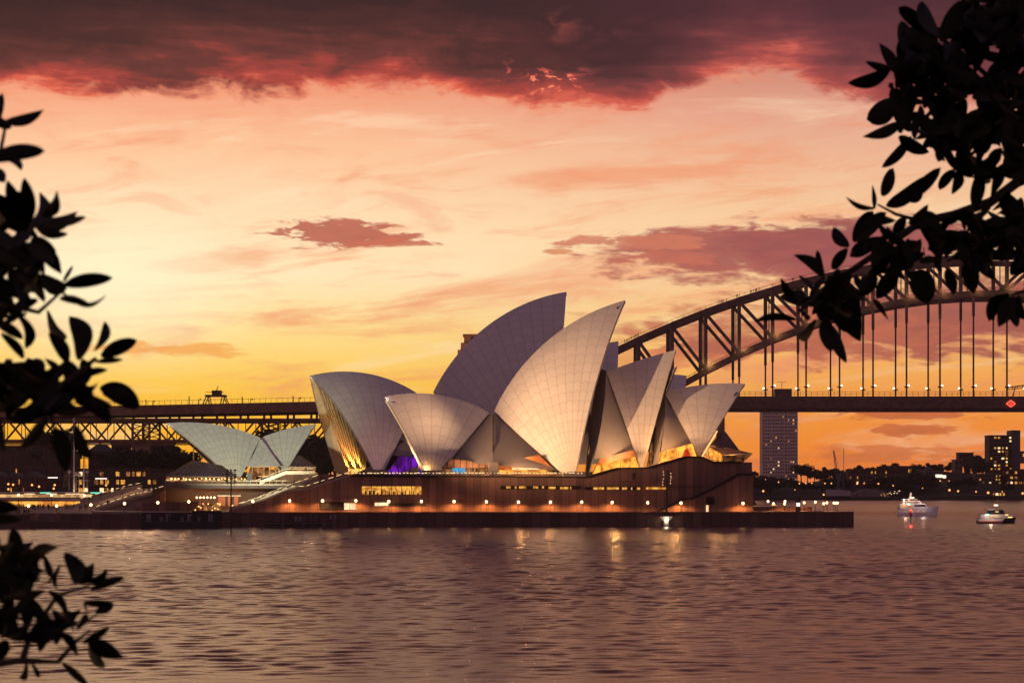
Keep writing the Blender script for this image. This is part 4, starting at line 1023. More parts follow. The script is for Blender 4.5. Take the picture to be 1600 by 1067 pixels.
# southern approach: deck girder over trusses on piers
ap = MB(); x0a = -330.0
ap.prism([(x0a, BY - 6, zdeck(x0a) - 5.8), (20, BY - 6, zdeck(20) - 6.0), (20, BY - 6, zdeck(20)), (x0a, BY - 6, zdeck(x0a) - 1.2)], (0, 42, 0)); apo = ap.build('approach_deck', M_appr, hb)
m = MB()
for k in range(117): x = x0a + k * 3; z = zdeck(x) - 1.2 * (20 - x) / 350; m.bar((x, BY - 6.2, z), (x, BY - 6.2, z + 2.2), .16, .16)
m.bar((x0a, BY - 6.2, zdeck(x0a) + 1), (20, BY - 6.2, zdeck(20) + 2.2), .18, .18); m.build('railing', M_appr, apo)
for Y in (BY, BY + 30):
    ztp, zbt = 45.8, 34.6
    t_ = bpy.data.objects.new('approach_truss', None); col.objects.link(t_); t_.parent = hb; t_.location = (0, Y - hb.location.y, 0)
    m = MB(); m.bar((x0a, Y, ztp), (20, Y, ztp), 1.2, 1.8); m.build('top_chord', M_appr, t_)
    m = MB(); m.bar((x0a, Y, zbt), (20, Y, zbt), 1.2, 1.5); m.build('bottom_chord', M_appr, t_)
    step = 9.55; k = 0; x = -329.0
    while x < 10:
        if k % 2 == 0: a, b = (x, Y, ztp), (x + step, Y, zbt)
        else: a, b = (x, Y, zbt), (x + step, Y, ztp)
        m = MB(); m.bar(a, b, .8, .95); m.build('diagonal', M_appr, t_)
        m = MB(); m.bar((x, Y, zbt), (x, Y, ztp), .35, .4); m.build('vertical', M_appr, t_)
        x += step; k += 1
    m = MB()
    for k in range(28): x = x0a + 6 + k * 12.7; m.box((x, Y, ztp + 2.5), (1.2, 1, 4.5))
    m.build('deck_post', M_appr, t_)
m = MB(); m.bar((x0a, BY - 4, 32.6), (-60, BY - 4, 32.6), .8, .7)
for k in range(16): x = x0a + 4 + k * 17.5; m.bar((x, BY - 4, 32), (x, BY - 4, 35), .9, 1.2)
m.build('service_walkway', M_appr, hb)
for px in (221, 422):
    x = (px - CX) / F * BY
    for Y in (BY, BY + 30):
        m = MB(); m.add([(x-5.2,Y-4,0),(x+5.2,Y-4,0),(x+5.2,Y+4,0),(x-5.2,Y+4,0),(x-4.5,Y-3.4,33),(x+4.5,Y-3.4,33),(x+4.5,Y+3.4,33),(x-4.5,Y+3.4,33)], [(3,2,1,0), (4,5,6,7), (0,1,5,4), (1,2,6,5), (2,3,7,6), (3,0,4,7)])
        m.build('pier', M_stone, hb)
    for Y in (BY - 1, BY + 30):
        m = MB()
        for o_ in (-4.5, 4.5): m.bar((x + o_, Y, 33), (x + o_, Y, 46), 1.1, 1.1)
        for k in range(5): m.bar((x - 4.5, Y, 34 + k * 2.4), (x + 4.5, Y, 36.4 + k * 2.4), .45, .45); m.bar((x + 4.5, Y, 34 + k * 2.4), (x - 4.5, Y, 36.4 + k * 2.4), .45, .45)
        m.build('pier_tower', M_appr, hb)
for px, yt in ((227.5, 624), (295, 619), (378, 619), (457.5, 618)):
    x = (px - CX) / F * (BY - 6); zt2 = H + (HY - yt) / F * (BY - 6); m = MB(); m.bar((x, BY - 5, 51), (x, BY - 5, zt2), .45, .45); m.build('deck_mast', M_appr, apo)
for px, yt in ((386, 622), (304, 622), (462.5, 620), (231, 625)):
    x = (px - CX) / F * (BY - 6); zt2 = H + (HY - yt) / F * (BY - 6); m = MB(); m.bar((x, BY + 8, 51), (x, BY + 8, zt2), .3, .3); m.ball((x + .8, BY + 8, zt2), .5, 6, 4); m.build('deck_lamp', M_appr, apo)
# painters' gantry riding on the approach deck
gx = (337.5 - CX) / F * BY
gt = thing('maintenance_gantry', (gx, BY, 51.5), 'small dark steel gantry crane standing on the approach deck of the bridge', 'gantry')
m = MB()
for a, b in ((-7.5, -4.5), (-2.5, -4), (7.5, 4.5), (2.5, 4)): m.bar((gx + a, BY - 4, 52), (gx + b, BY - 4, 58.5), .5, .5); m.bar((gx + a, BY + 4, 52), (gx + b, BY + 4, 58.5), .5, .5)
m.build('leg', M_steel, gt)
m = MB(); m.box((gx, BY, 58.8), (11, 8, .9)); m.box((gx + .5, BY, 60.5), (5, 4, 2.4)); m.bar((gx - 5, BY - 4, 60.6), (gx + 5, BY - 4, 60.6), .25, .25); m.bar((gx, BY, 61), (gx + 1.2, BY, 64), .4, .4); m.build('platform', M_steel, gt)
g2x = (1593 - CX) / F * BY
gt2 = thing('deck_gantry', (g2x, BY - 5, 58.2), 'tilted dark gantry frame above the bridge deck at the right edge', 'gantry')
m = MB()
for a, b in ((-5, -3.5), (5, 4)): m.bar((g2x + a, BY - 5, 58.3), (g2x + b, BY - 5, 63.4), .45, .45)
m.bar((g2x - 8, BY - 5, 63), (g2x + 8, BY - 5, 65.2), .6, .6); m.bar((g2x - 8, BY - 5, 61.8), (g2x + 8, BY - 5, 64), .4, .4)
for k in range(7): m.bar((g2x - 8 + k * 2.6, BY - 5, 61.9 + k * .36), (g2x - 6.8 + k * 2.6, BY - 5, 63.3 + k * .36), .3, .3)
m.build('frame', M_steel, gt2)
# climbers on the top chord
random.seed(31)
for px in [976, 978.5, 980.5, 983, 985.5, 987, 989.5, 991.5, 993, 995, 997] + [1122.5, 1125, 1127.5, 1130, 1135] + [1150.5, 1152.5, 1155] + [1172.5, 1174, 1177, 1180, 1182.5, 1185, 1187] + [1181.5, 1238, 1240]:
    x = (px - CX) / F * BY
    k = max(i for i in range(len(xs)) if xs[i] <= x); f = (x - xs[k]) / 18.03; z = zt_(xs[k]) * (1 - f) + zt_(xs[k + 1]) * f + 1.5
    person((x, BY, z), random.choice((0, 1, 2)), 0, random.uniform(0, 6.28), 'tiny dark climber walking along the top chord of the steel arch', 'climbers on the bridge arch', 1.15)
print('bridge ok')

# ================================================================== FAR SHORES
M_hill = mat('shore_ground', (.035, .03, .02), .9, 0, .4, .05)
M_leafd = mat('dark_foliage', (.045, .045, .022), .8, 0, .5, .3)
M_trunk = mat('bark', (.06, .045, .035), .9, 0, .3, 2)
NY = 1457.0
def tv(px, Y): return (px - CX) / F * Y
hm = MB(); rows = []
prof = [(900, 4), (1120, 10), (1180, 17), (1250, 14), (1320, 13), (1400, 15), (1440, 17), (1490, 24), (1530, 26), (1600, 22), (1700, 20), (1900, 16)]
def hprof(px):
    for (a, h0), (b, h1) in zip(prof, prof[1:]):
        if a <= px <= b: return h0 + (h1 - h0) * (px - a) / (b - a)
    return 4
random.seed(2)
for Y, f in ((NY - 2, -.1), (NY, .12), (NY + 25, .16), (NY + 60, .45), (NY + 130, .85), (NY + 220, 1.0), (NY + 500, .9), (NY + 900, .2)):
    rows.append([(tv(px, NY) , Y, max(-1, hprof(px) * f + (random.uniform(-.6, .6) if f > .2 else 0))) for px in range(900, 1901, 20)])
hm.grid(rows); tag(hm.build('north_shore_hill', M_hill), kind='structure')
ws = MB(); ws.prism([(-420, 850, 3.0), (60, 850, 3.0), (60, 1300, 3.0), (-420, 1300, 3.0)], (0, 0, -5)); tag(ws.build('west_shore_ground', M_hill), kind='structure')
wm2 = MB(); rows = []
for Y, f in ((900, 0), (960, .35), (1010, .9), (1100, 1), (1300, .9)): rows.append([(x, Y, 2.5 + f * (13 + 3 * math.sin(x * .03))) for x in range(-420, 61, 20)])
wm2.grid(rows); tag(wm2.build('west_shore_hill', M_hill), kind='structure')

def make_tree_mesh(seed, h, spread, n, leaf):
    rd = random.Random(seed); crown = MB(); tr = MB()
    tr.tube([(0,0,-2), (.1*h*.1,0,h*.25), (0,0,h*.5)], [h*.035, h*.028, h*.02], 7)
    clumps = []
    for i in range(int(9 + rd.random() * 5)):
        th = rd.uniform(0, 6.28); rr = spread * math.sqrt(rd.random()) * .8; z = h * rd.uniform(.42, .95) * (1 - .18 * (rr / spread))
        c = Vector((rr * math.cos(th), rr * math.sin(th), z)); clumps.append((c, spread * rd.uniform(.22, .42)))
        tr.tube([(0, 0, h * rd.uniform(.2, .45)), tuple(c * .55 + Vector((0, 0, h * .18))), tuple(c)], [h*.015, h*.009, h*.004], 5)
    for i in range(n):
        c, r = rd.choice(clumps); v = Vector((rd.gauss(0, 1), rd.gauss(0, 1), rd.gauss(0, .75))); v.normalize(); p = c + v * r * (rd.random() ** .35)
        a = Vector((rd.gauss(0,1), rd.gauss(0,1), rd.gauss(0,.6))).normalized(); b = a.cross(Vector((rd.gauss(0,1), rd.gauss(0,1), rd.gauss(0,1)))).normalized(); l = leaf * rd.uniform(.6, 1.3)
        crown.add([p - a*l, p + b*l*.5, p + a*l, p - b*l*.5], [(0,1,2,3)])
    return crown.mesh('crown', M_leafd), tr.mesh('trunk', M_trunk)
TM = [make_tree_mesh(i, 12, (5, 6.5, 4.5, 7.5, 3.6)[i], (1500, 1900, 1200, 2200, 1000)[i], .62) for i in range(5)]
def tree(px, ytop, Y, base, v, label, group, cat='tree', wid=1.0):
    x = tv(px, Y); ztop = H + (HY - ytop) / F * Y; s = max(.3, (ztop - base) / 11.6)
    t = thing('tree', (x, Y, base), label, cat, group); t.rotation_euler = (0, 0, random.uniform(0, 6.28)); t.scale = (s * wid, s * wid, s)
    for nm, me in zip(('crown', 'trunk'), TM[v]):
        o = bpy.data.objects.new(nm, me); col.objects.link(o); o.parent = t
    return t
def hill_z(px, Y):
    f = 0
    rows_ = ((NY, .12), (NY + 25, .16), (NY + 60, .45), (NY + 130, .85), (NY + 220, 1.0), (NY + 500, .9))
    for (a, fa), (b, fb) in zip(rows_, rows_[1:]):
        if a <= Y <= b: f = fa + (fb - fa) * (Y - a) / (b - a)
    return hprof(px) * f - .4
random.seed(40)
sky_pts = [(1166, 738), (1178, 733), (1190, 742), (1252, 724), (1262, 727), (1273, 731), (1284, 733), (1298, 727), (1309, 733), (1318, 729), (1330, 731), (1340, 729), (1352, 724), (1360, 729), (1372, 730), (1383, 726), (1389, 722), (1401, 730), (1414, 729), (1424, 730), (1433, 724), (1444, 727), (1453, 721), (1462, 724), (1470, 729), (1481, 727), (1489, 721), (1497, 722), (1507, 713), (1516, 712), (1525, 710), (1534, 711), (1541, 714), (1549, 716)]
for px, yt in sky_pts:
    Y = NY + random.uniform(150, 260); tree(px, yt, Y, hill_z(px, Y), random.choice((0, 1, 1, 3)), 'dark round tree on the skyline of the far shore', 'trees on the far skyline', wid=random.uniform(.9, 1.25))
for i in range(46):
    px = random.uniform(1172, 1600); Y = NY + random.uniform(28, 120); tree(px, random.uniform(740, 762), Y, hill_z(px, Y), random.choice((0, 1, 3, 4)), 'dark leafy tree on the lower slope of the far shore', 'trees on the far slope', wid=random.uniform(.9, 1.4))
for px, yt, Y in ((1424, 741, NY + 40), (1441, 737, NY + 46), (1418, 752, NY + 30), (1456, 748, NY + 40), (1210, 744, NY + 60), (1196, 752, NY + 40), (1258, 752, NY + 50), (1524, 722, NY + 90), (1536, 718, NY + 100)):
    tree(px, yt, Y, hill_z(px, Y), 3, 'broad dark tree clump in front of the far shore houses', 'broad trees on the far shore', wid=1.1)
for px, yt, Y, v in ((82, 668, 1000, 0), (75, 675, 1000, 1), (187, 702, 985, 1), (200, 700, 985, 3), (243, 692, 990, 1), (256, 700, 985, 0), (268, 698, 990, 3), (284, 702, 985, 1), (296, 705, 985, 0), (408, 672, 1010, 1), (425, 668, 1010, 3), (445, 670, 1000, 1), (462, 668, 1005, 3), (478, 676, 1000, 1), (488, 680, 1000, 3), (470, 690, 985, 0), (500, 690, 985, 1), (508, 698, 985, 3), (516, 704, 985, 0), (524, 708, 985, 1)):
    tree(px, yt, Y, 12, v, 'dark tree under the bridge approach behind the small restaurant', 'trees below the bridge approach', wid=1.15)

# buildings: walls with real openings in rows, windows as parts, lit ones warm
M_brick = mat('dark_brick', (.11, .055, .04), .85, 0, .25, .4)
M_tower = mat('tower_concrete', (.82, .62, .52), .8, 0, .15, .3)
M_plaster = mat('dusk_plaster', (.20, .14, .12), .8, 0, .2, .3)
M_roof = mat('slate_roof', (.09, .075, .085), .7, 0, .25, .4)
def building(name, px0, px1, ytop, ybase, Y, dep, material, label, rows=0, cols=0, lit=.15, roof=None, cat='building', wsize=(.5, .5), seed=1, max_parts=95, ledge=False, rz=0):
    rd = random.Random(seed); x0, x1 = tv(px0, Y), tv(px1, Y); z1 = H + (HY - ytop) / F * Y; z0 = H + (HY - ybase) / F * Y
    t = thing(name, ((x0 + x1) / 2, Y, z0), label, cat)
    m = MB(); m.box(((x0+x1)/2, Y + dep/2, (z0+z1)/2 - 2), (x1 - x0, dep, z1 - z0 + 4)); m.build('wall', material, t)
    if roof == 'gable':
        h = (x1 - x0) * .32; m = MB(); m.prism([(x0 - .4, Y - .5, z1), (x1 + .4, Y - .5, z1), ((x0+x1)/2, Y - .5, z1 + h)], (0, dep + 1, 0)); m.build('roof', M_roof, t)
    elif roof == 'hip':
        h = 3.5; i_ = min((x1-x0)*.25, dep*.4); m = MB(); a = [(x0-.5,Y-.5,z1),(x1+.5,Y-.5,z1),(x1+.5,Y+dep,z1),(x0-.5,Y+dep,z1)]; b = [(x0+i_,Y+dep*.4,z1+h),(x1-i_,Y+dep*.4,z1+h),(x1-i_,Y+dep*.6,z1+h),(x0+i_,Y+dep*.6,z1+h)]
        m.add(a + b, [(3,2,1,0),(4,5,6,7),(0,1,5,4),(1,2,6,5),(2,3,7,6),(3,0,4,7)]); m.build('roof', M_roof, t)
    else:
        m = MB(); m.box(((x0+x1)/2, Y + dep/2, z1 + .35), (x1 - x0 + .8, dep + .8, .7)); m.build('roof_parapet', material, t)
    cells = [(r, c) for r in range(rows) for c in range(cols)]; litset = set(x for x in cells if rd.random() < lit)
    order = sorted(cells, key=lambda x: x not in litset); rest = MB()
    for k, (r, c) in enumerate(order):
        cx_ = x0 + (x1 - x0) * (c + .5) / cols; cz = z0 + (z1 - z0) * (r + .5) / rows; ww = (x1-x0)/cols*wsize[0]; wh = (z1-z0)/rows*wsize[1]
        on = (r, c) in litset
        if k < max_parts:
            m = MB(); m.box((cx_, Y - .04, cz), (ww * (rd.uniform(.5, 1.0) if on else 1), .12, wh)); m.build('window', (M_win, M_winw, M_foyd)[rd.choice((0, 0, 1, 2))] if on else M_wind, t)
        else: rest.box((cx_, Y - .04, cz), (ww, .12, wh))
    if rest.f: o = rest.build('window', M_wind, t); o['kind'] = 'stuff'
    if ledge:
        m = MB()
        for r in range(rows + 1): m.box(((x0+x1)/2, Y - .35, z0 + (z1 - z0) * r / rows), (x1 - x0 + .6, .8, .45))
        m.build('floor_slab', material, t)
    return t, (x0, x1, z0, z1)
bt, (bx0, bx1, bz0, bz1) = building('apartment_tower', 1191.5, 1245.5, 621, 757, 1690, 20, M_tower, 'tall slim concrete apartment tower seen below the bridge deck', 25, 14, .12, wsize=(.6, .34), seed=12)
m = MB()
for f in (0, .27, .5, .62, .72, 1): m.box((bx0 + (bx1 - bx0) * f, 1689.7, (bz0+bz1)/2), (.9, 1.0, bz1 - bz0))
m.build('wall_fin', M_tower, bt)
bt, (bx0, bx1, bz0, bz1) = building('apartment_block', 1546, 1588, 681, 735, 1560, 16, mat('block_brown', (.13, .075, .06), .8), 'dark slab apartment block with rows of lit windows and a taller lift shaft', 10, 7, .55, wsize=(.7, .5), seed=3, ledge=True)
m = MB(); sxx0, sxx1 = tv(1581, 1558), tv(1594, 1558); m.box(((sxx0+sxx1)/2, 1566, (bz0 + H + (HY-672)/F*1558)/2), (sxx1 - sxx0, 17, H + (HY-672)/F*1558 - bz0)); m.build('lift_shaft', M_roof, bt)
building('brick_flats', 1326, 1404, 734, 758, 1545, 14, M_brick, 'long low red brick block of flats among trees on the far shore', 3, 14, .22, wsize=(.4, .5), seed=8)
building('flats', 1400, 1428, 729, 742, 1585, 12, M_brick, 'small flat roofed house with a lit top row right of the brick block', 1, 9, .6, wsize=(.6, .4), seed=5)
building('terrace_flats', 1524, 1570, 741, 757, 1535, 14, M_plaster, 'pale terraced flats with balconies below the dark slab block', 3, 9, .35, wsize=(.65, .5), seed=9, ledge=True)
building('terrace_flats', 1570, 1612, 734, 766, 1525, 14, M_brick, 'stepped flats with bright windows at the right edge of the photo', 4, 6, .4, wsize=(.7, .45), seed=19, ledge=True)
building('boat_shed', 1550, 1571, 767, 779.5, 1470, 8, M_plaster, 'small lit boat house at the water below the terraced flats', 1, 4, 1, wsize=(.85, .5), seed=6)
building('house', 1499, 1521, 708, 722, 1640, 12, M_brick, 'flat roofed house on the hilltop left of the slab block', 2, 4, 0, seed=7)
building('house', 1492, 1504, 719, 735, 1600, 12, M_plaster, 'pale small house below the flat roofed hilltop house', 2, 2, .2, seed=17)
building('house', 1446, 1462, 735, 745, 1560, 10, M_plaster, 'gabled pale house among the trees on the far shore', 1, 3, 0, 'gable', seed=18)
bt, bb = building('kiosk_building', 1460, 1480, 741, 748, 1540, 8, M_brick, 'low building with a bright white lit wall among the far trees', 0, 0, seed=20)
m = MB(); m.box((tv(1467, 1540), 1539.8, H + (HY-743.5)/F*1540), (5.5, .3, 2.4)); m.box((tv(1475.5, 1540), 1539.8, H + (HY-744.5)/F*1540), (2.6, .3, 2.4)); m.build('lit_wall', glow('white_wall', (1, .82, .62), 1.5), bt)
building('house', 1590, 1610, 706, 716, 1600, 12, M_plaster, 'pale building on the skyline at the far right edge', 1, 3, .3, seed=22)
# curved pier shed
ps = thing('pier_shed', (tv(1362, 1465), 1465, 1), 'long low shed with a curved pale roof at the far waterline', 'shed')
m = MB(); n = 14; pr = [(tv(1330 + 60 * i / n, 1465), 1465, 2 + 6.5 * math.sin(math.pi * (.08 + .84 * i / n))) for i in range(n + 1)]
m.prism([(pr[0][0], 1465, -.5)] + pr + [(pr[-1][0], 1465, -.5)], (0, 12, 0)); m.build('curved_roof', mat('pale_canvas', (.24, .19, .19), .7), ps)
random.seed(14)
for i in range(12): m = MB(); m.box((tv(1378 + i * 2.6, 1464) + random.uniform(-.6, .6), 1464, 3.2 + i * .3 + random.uniform(-1.2, 1.2)), (.7, .4, .5)); m.build('festoon_light', (M_winw, M_win)[i < 5], ps)
m = MB(); m.box((tv(1362, 1463.5), 1463.5, 1.2), (26, .8, 2.0)); m.build('wharf_fender', M_dark, ps)
# crane barge
cb = thing('crane_barge', (tv(1310, 1448), 1448, 0), 'pale barge carrying a tall leaning lattice crane off the far shore', 'barge')
m = MB(); m.prism([(tv(1293,1448), 1444, .2), (tv(1328,1448), 1444, .2), (tv(1329,1448), 1444, 3), (tv(1292,1448), 1444, 3)], (0, 10, 0)); m.build('hull', M_black, cb)
m = MB(); m.box((tv(1303,1448), 1448, 5.4), (11, 6, 4.6)); m.box((tv(1321,1448), 1448, 5), (6.4, 6, 4)); m.build('deckhouse', mat('barge_white', (.45, .38, .38), .6), cb)
cj = MB(); p0 = Vector((tv(1311.5,1448), 1448, 7)); p1 = Vector((tv(1302.5,1448), 1448, H + (HY-704)/F*1448))
for ox, oz in ((-.8, 0), (.8, 0)):
    cj.bar(p0 + Vector((ox, -.6, 0)), p1 + Vector((ox * .4, -.3, 0)), .3, .3); cj.bar(p0 + Vector((ox, .6, 0)), p1 + Vector((ox * .4, .3, 0)), .3, .3)
for k in range(14):
    a = p0.lerp(p1, k / 14); b = p0.lerp(p1, (k + 1) / 14); sgn = 1 if k % 2 else -1; cj.bar(a + Vector((.7*sgn, -.5, 0)), b + Vector((-.6*sgn, -.5, 0)), .2, .2)
cj.build('jib', mat('crane_blue', (.12, .12, .16), .5), cb)
m = MB(); q0 = Vector((tv(1313.5,1448), 1448, 20))
for px in (1307, 1320): m.bar((tv(px,1448), 1448, 7), q0, .45, .45)
m.bar((tv(1318.3,1448), 1448, 7), (tv(1318.3,1448), 1448, 38), .35, .35); m.bar(q0, p1, .15, .15); m.build('a_frame', bpy.data.materials['crane_blue'], cb)
# lamps along the far shore
for px, py, s_ in ((1192.5, 767, 1.3), (1216.5, 753, .8), (1249, 755, .9), (1259, 755, .8), (1268.5, 754.5, .8), (1289, 755, .8), (1299, 755, .9), (1242, 765, .6), (1339, 755.5, 1), (1350, 755, .7), (1372.5, 755.5, 1), (1287, 772.5, 1.1), (1483.5, 765.5, 1.35), (1497, 767, 1.2), (1525, 768, .9), (1544, 769.5, 1.5), (1598, 770.5, 1.4), (1395.5, 758.5, .8), (1441.5, 762.5, .6), (1469, 751, .8), (1483, 751, .6), (1196, 749, .5), (1566, 768, .7)):
    Y = 1462; x, z = tv(px, Y), H + (HY - py) / F * Y
    t = thing('shore_lamp', (x, Y, .5), 'small orange lamp glowing near the dark far shoreline', 'lamp', 'lamps along the far shore')
    m = MB(); m.tube([(x, Y, .5), (x, Y, z)], .12, 6); m.build('post', M_black, t)
    m = MB(); m.ball((x, Y, z), .62 * s_, 8, 6); m.build('lamp_globe', bpy.data.materials.get('shore_glow') or glow('shore_glow', (1, .38, .10), 2.0), t)

# ================================================================== WEST SHORE (left): quay buildings, ferry, sailing ship
building('warehouse', -70, 75, 698, 775, 985, 20, M_brick, 'big dark brick warehouse with arched bays at far left under the bridge', 5, 22, .07, wsize=(.35, .55), seed=25)
building('warehouse', 75, 112, 706, 775, 980, 20, M_brick, 'narrower dark warehouse right of the big brick one, behind the ship masts', 5, 6, .0, wsize=(.35, .5), seed=26)
building('hillside_block', 174, 268, 693.5, 740, 1075, 12, M_plaster, 'low pale block behind the trees under the bridge approach', 2, 16, .05, wsize=(.45, .5), seed=27)
building('hillside_house', 138, 172, 705, 740, 1040, 12, M_brick, 'dark house with hipped roof left of the masonry bridge pier', 2, 6, 0.05, 'hip', seed=28)
building('quay_terminal', 122, 262, 734, 772, 930, 16, M_brick, 'long three storey quay terminal with a row of lit windows behind the stairs', 3, 17, .38, wsize=(.8, .55), seed=31, ledge=True)
for i, (a, b, lb) in enumerate(((-22, 8, 'gabled stone storehouse at the left edge of the photo'), (8, 33, 'middle gabled stone storehouse in the waterfront row'), (33, 62, 'rightmost gabled stone storehouse with lamps before it'))):
    building('storehouse', a, b, 746, 772, 900, 14, M_brick, lb, 2, 4, .12, 'gable', seed=41 + i, wsize=(.35, .6))
for px, py in ((13, 756), (20.5, 757), (50, 757.5), (61, 760), (85.5, 757.5), (166, 758), (84, 763), (13, 764)):
    Y = 893; x, z = tv(px, Y), H + (HY - py) / F * Y
    t = thing('quay_lamp', (x, Y, 3), 'small warm lamp before the dark quay buildings at left', 'lamp', 'lamps along the west quay')
    m = MB(); m.tube([(x, Y, 3), (x, Y, z)], .1, 6); m.build('post', M_black, t)
    m = MB(); m.ball((x, Y, z), .5, 8, 6); m.build('lamp_globe', bpy.data.materials['shore_glow'], t)
# ferry in the cove behind the forecourt
FY = 655.0
fr = thing('ferry', (tv(90, FY), FY, 0), 'long lit two deck ferry moored behind the forecourt crowd', 'ferry')
fx0, fx1 = tv(-40, FY), tv(163, FY)
m = MB(); m.prism([(fx0, FY, 2.6), (fx0 + 2, FY, -.6), (fx1 - 3, FY, -.6), (fx1, FY, 2.6)], (0, 9, 0)); m.build('hull', mat('hull_green', (.03, .06, .045), .4), fr)
m = MB(); m.box(((fx0+fx1)/2, FY + 4.5, 4.0), (fx1 - fx0 - 4, 7.6, 2.8)); lo = m.build('lower_cabin', M_plaster, fr)
m = MB(); m.box(((fx0+fx1)/2, FY + .55, 4.2), (fx1 - fx0 - 6, .3, 1.7)); m.build('lower_window', glow('ferry_windows', (1, .45, .07), 1.3, .5, .25, (1, 1, .5)), lo)
m = MB(); m.box(((fx0+fx1)/2, FY + 4.5, 5.75), (fx1 - fx0 - 1, 9, .3)); m.build('upper_deck', M_white, fr)
m = MB(); m.box(((fx0+fx1)/2 + 1, FY + 4.5, 6.9), (fx1 - fx0 - 9, 6.8, 1.9)); up_ = m.build('upper_cabin', M_plaster, fr)
m = MB(); m.box(((fx0+fx1)/2 + 1, FY + .95, 6.9), (fx1 - fx0 - 11, .3, 1.0)); m.build('upper_window', glow('ferry_upper', (1, .62, .25), .9, .6, .2, (1, 1, .5)), up_)
m = MB(); m.box(((fx0+fx1)/2 + 1, FY + 4.5, 8.05), (fx1 - fx0 - 7, 8, .3)); m.build('roof', M_white, fr)
for px in (70, 149): m = MB(); m.box((tv(px, FY), FY + .4, 7.9), (3.4, .2, .35)); m.build('green_light', glow('green_strip', (.2, .85, .6), 1.2), fr)
for px in (46, 80, 110, 122): m = MB(); m.box((tv(px, FY), FY + .3, 7.55), (3.6, .2, .25)); m.build('deck_light', M_winw, fr)
# sailing ship with tall masts
SY = 800.0
sp = thing('sailing_ship', (tv(120, SY), SY, 0), 'white hulled ship with two tall lit masts and rigging behind the ferry', 'ship')
m = MB(); hullp = [(tv(92,SY), SY, 5.2), (tv(97,SY), SY, .2), (tv(138,SY), SY, .2), (tv(146,SY), SY, 6.0)]; m.prism(hullp, (0, 7, 0)); m.build('hull', M_white, sp)
for px, yt, r_ in ((113, 652, .42), (128.5, 690, .38)):
    m = MB(); b = Vector((tv(px, SY), SY + 3, 4)); t_ = Vector((tv(px, SY), SY + 3, H + (HY - yt) / F * SY)); m.tube([b, t_], [r_, r_ * .5], 8)
    for f in (.35, .6, .8): z = b.z + (t_.z - b.z) * f; m.bar((b.x - 3 * (1.2 - f), SY + 3, z), (b.x + 3 * (1.2 - f), SY + 3, z), .14, .14)
    m.build('mast', M_white, sp)
    lamp('mast_light', (b.x + .5, SY, 7), 500, (1, .6, .25), sp, .2)
m = MB()
for px0_, y0_, px1_, y1_ in ((101, 760, 113, 655), (104, 760, 113, 690), (99, 762, 107, 700), (128.5, 692, 138, 760), (113, 655, 128.5, 692)): m.bar(P(px0_, y0_, SY + 2), P(px1_, y1_, SY + 3), .09, .09)
m.build('rigging', M_rail, sp)
for px in (108, 119, 123.5, 136): m = MB(); m.ball(P(px, 737 + (px % 2) * 3, SY + 4), .75, 8, 6); m.bar(P(px, 739, SY + 4), P(px, 765, SY + 4), .12, .12); m.build('radar_dome', M_white, sp)
m = MB(); m.bar(P(100, 743, SY + 4), P(138, 743, SY + 4), .25, .25); m.build('spar', M_rail, sp)
for px0_, px1_, y in ((75, 90, 746), (149, 167, 747.5)):
    t = thing('strip_sign', P((px0_ + px1_) / 2, y, 892), 'thin white lit strip above the quay at left of the ship masts' if px0_ < 100 else 'thin white lit strip before the quay terminal, right of the masts', 'light strip')
    m = MB(); m.bar(P(px0_, y, 892), P(px1_, y, 892), .35, .5); m.build('light_tube', glow('white_strip', (1, .85, .75), 1.5) if 'white_strip' not in bpy.data.materials else bpy.data.materials['white_strip'], t)
    m = MB(); m.bar(P(px0_, y, 892.3), (tv(px0_, 892.3), 892.3, 3), .2, .2); m.bar(P(px1_, y, 892.3), (tv(px1_, 892.3), 892.3, 3), .2, .2); m.build('post', M_black, t)
print('shores ok')

# ================================================================== BOATS
def hull_mesh(L, Wd_, prof_, sheer, keel=-.5):
    """Boat hull lofted along x (bow at +x)."""
    m = MB(); rows = []; n = 16
    for i in range(n + 1):
        t = i / n; x = -L/2 + L * t; hw = Wd_/2 * (1 - max(0, (t - prof_) / (1 - prof_)) ** 2.2); zt3 = sheer(t); rake = (0.0 if t < .8 else (t - .8) * L * .32)
        rows.append([(x - rake*.0, -hw * .55 if t < .97 else -.02, keel), (x + rake*.35, -hw*.93, zt3*.45), (x + rake, -hw, zt3), (x + rake, hw, zt3), (x + rake*.35, hw*.93, zt3*.45), (x, hw * .55 if t < .97 else .02, keel)])
    m.grid(rows); m.f.append(tuple(range(6))); k = n * 6; m.f.append(tuple(k + j for j in (5, 4, 3, 2, 1, 0)))
    m.grid([[r[2] for r in rows], [r[3] for r in rows]]); return m
M_hullw = mat('yacht_white', (.86, .82, .84), .3, 0, .05); M_boatglass = mat('boat_glass', (.015, .015, .02), .08)
BYY = H * F / (806 - HY)
bc = Vector((tv(1433, BYY), BYY, 0))
yt_ = thing('motor_yacht', bc, 'white three deck motor yacht with lit stern heading right past the red marker', 'yacht')
L = tv(1464, BYY) - tv(1403, BYY)
def loc_build(m, name, mt, t, c, rz=0, sm=False):
    me = m.mesh(name, mt, smooth=sm); o = bpy.data.objects.new(name, me); col.objects.link(o); o.parent = t; return o
loc_build(hull_mesh(L, 3.9, .5, lambda t: 1.75 + .75 * t), 'hull', M_hullw, yt_, bc)
m = MB(); m.prism([(-L*.47,-1.6,1.9), (L*.26,-1.6,2.2), (L*.17,-1.6,3.2), (-L*.45,-1.6,3.1)], (0,3.2,0)); loc_build(m, 'saloon', M_hullw, yt_, bc)
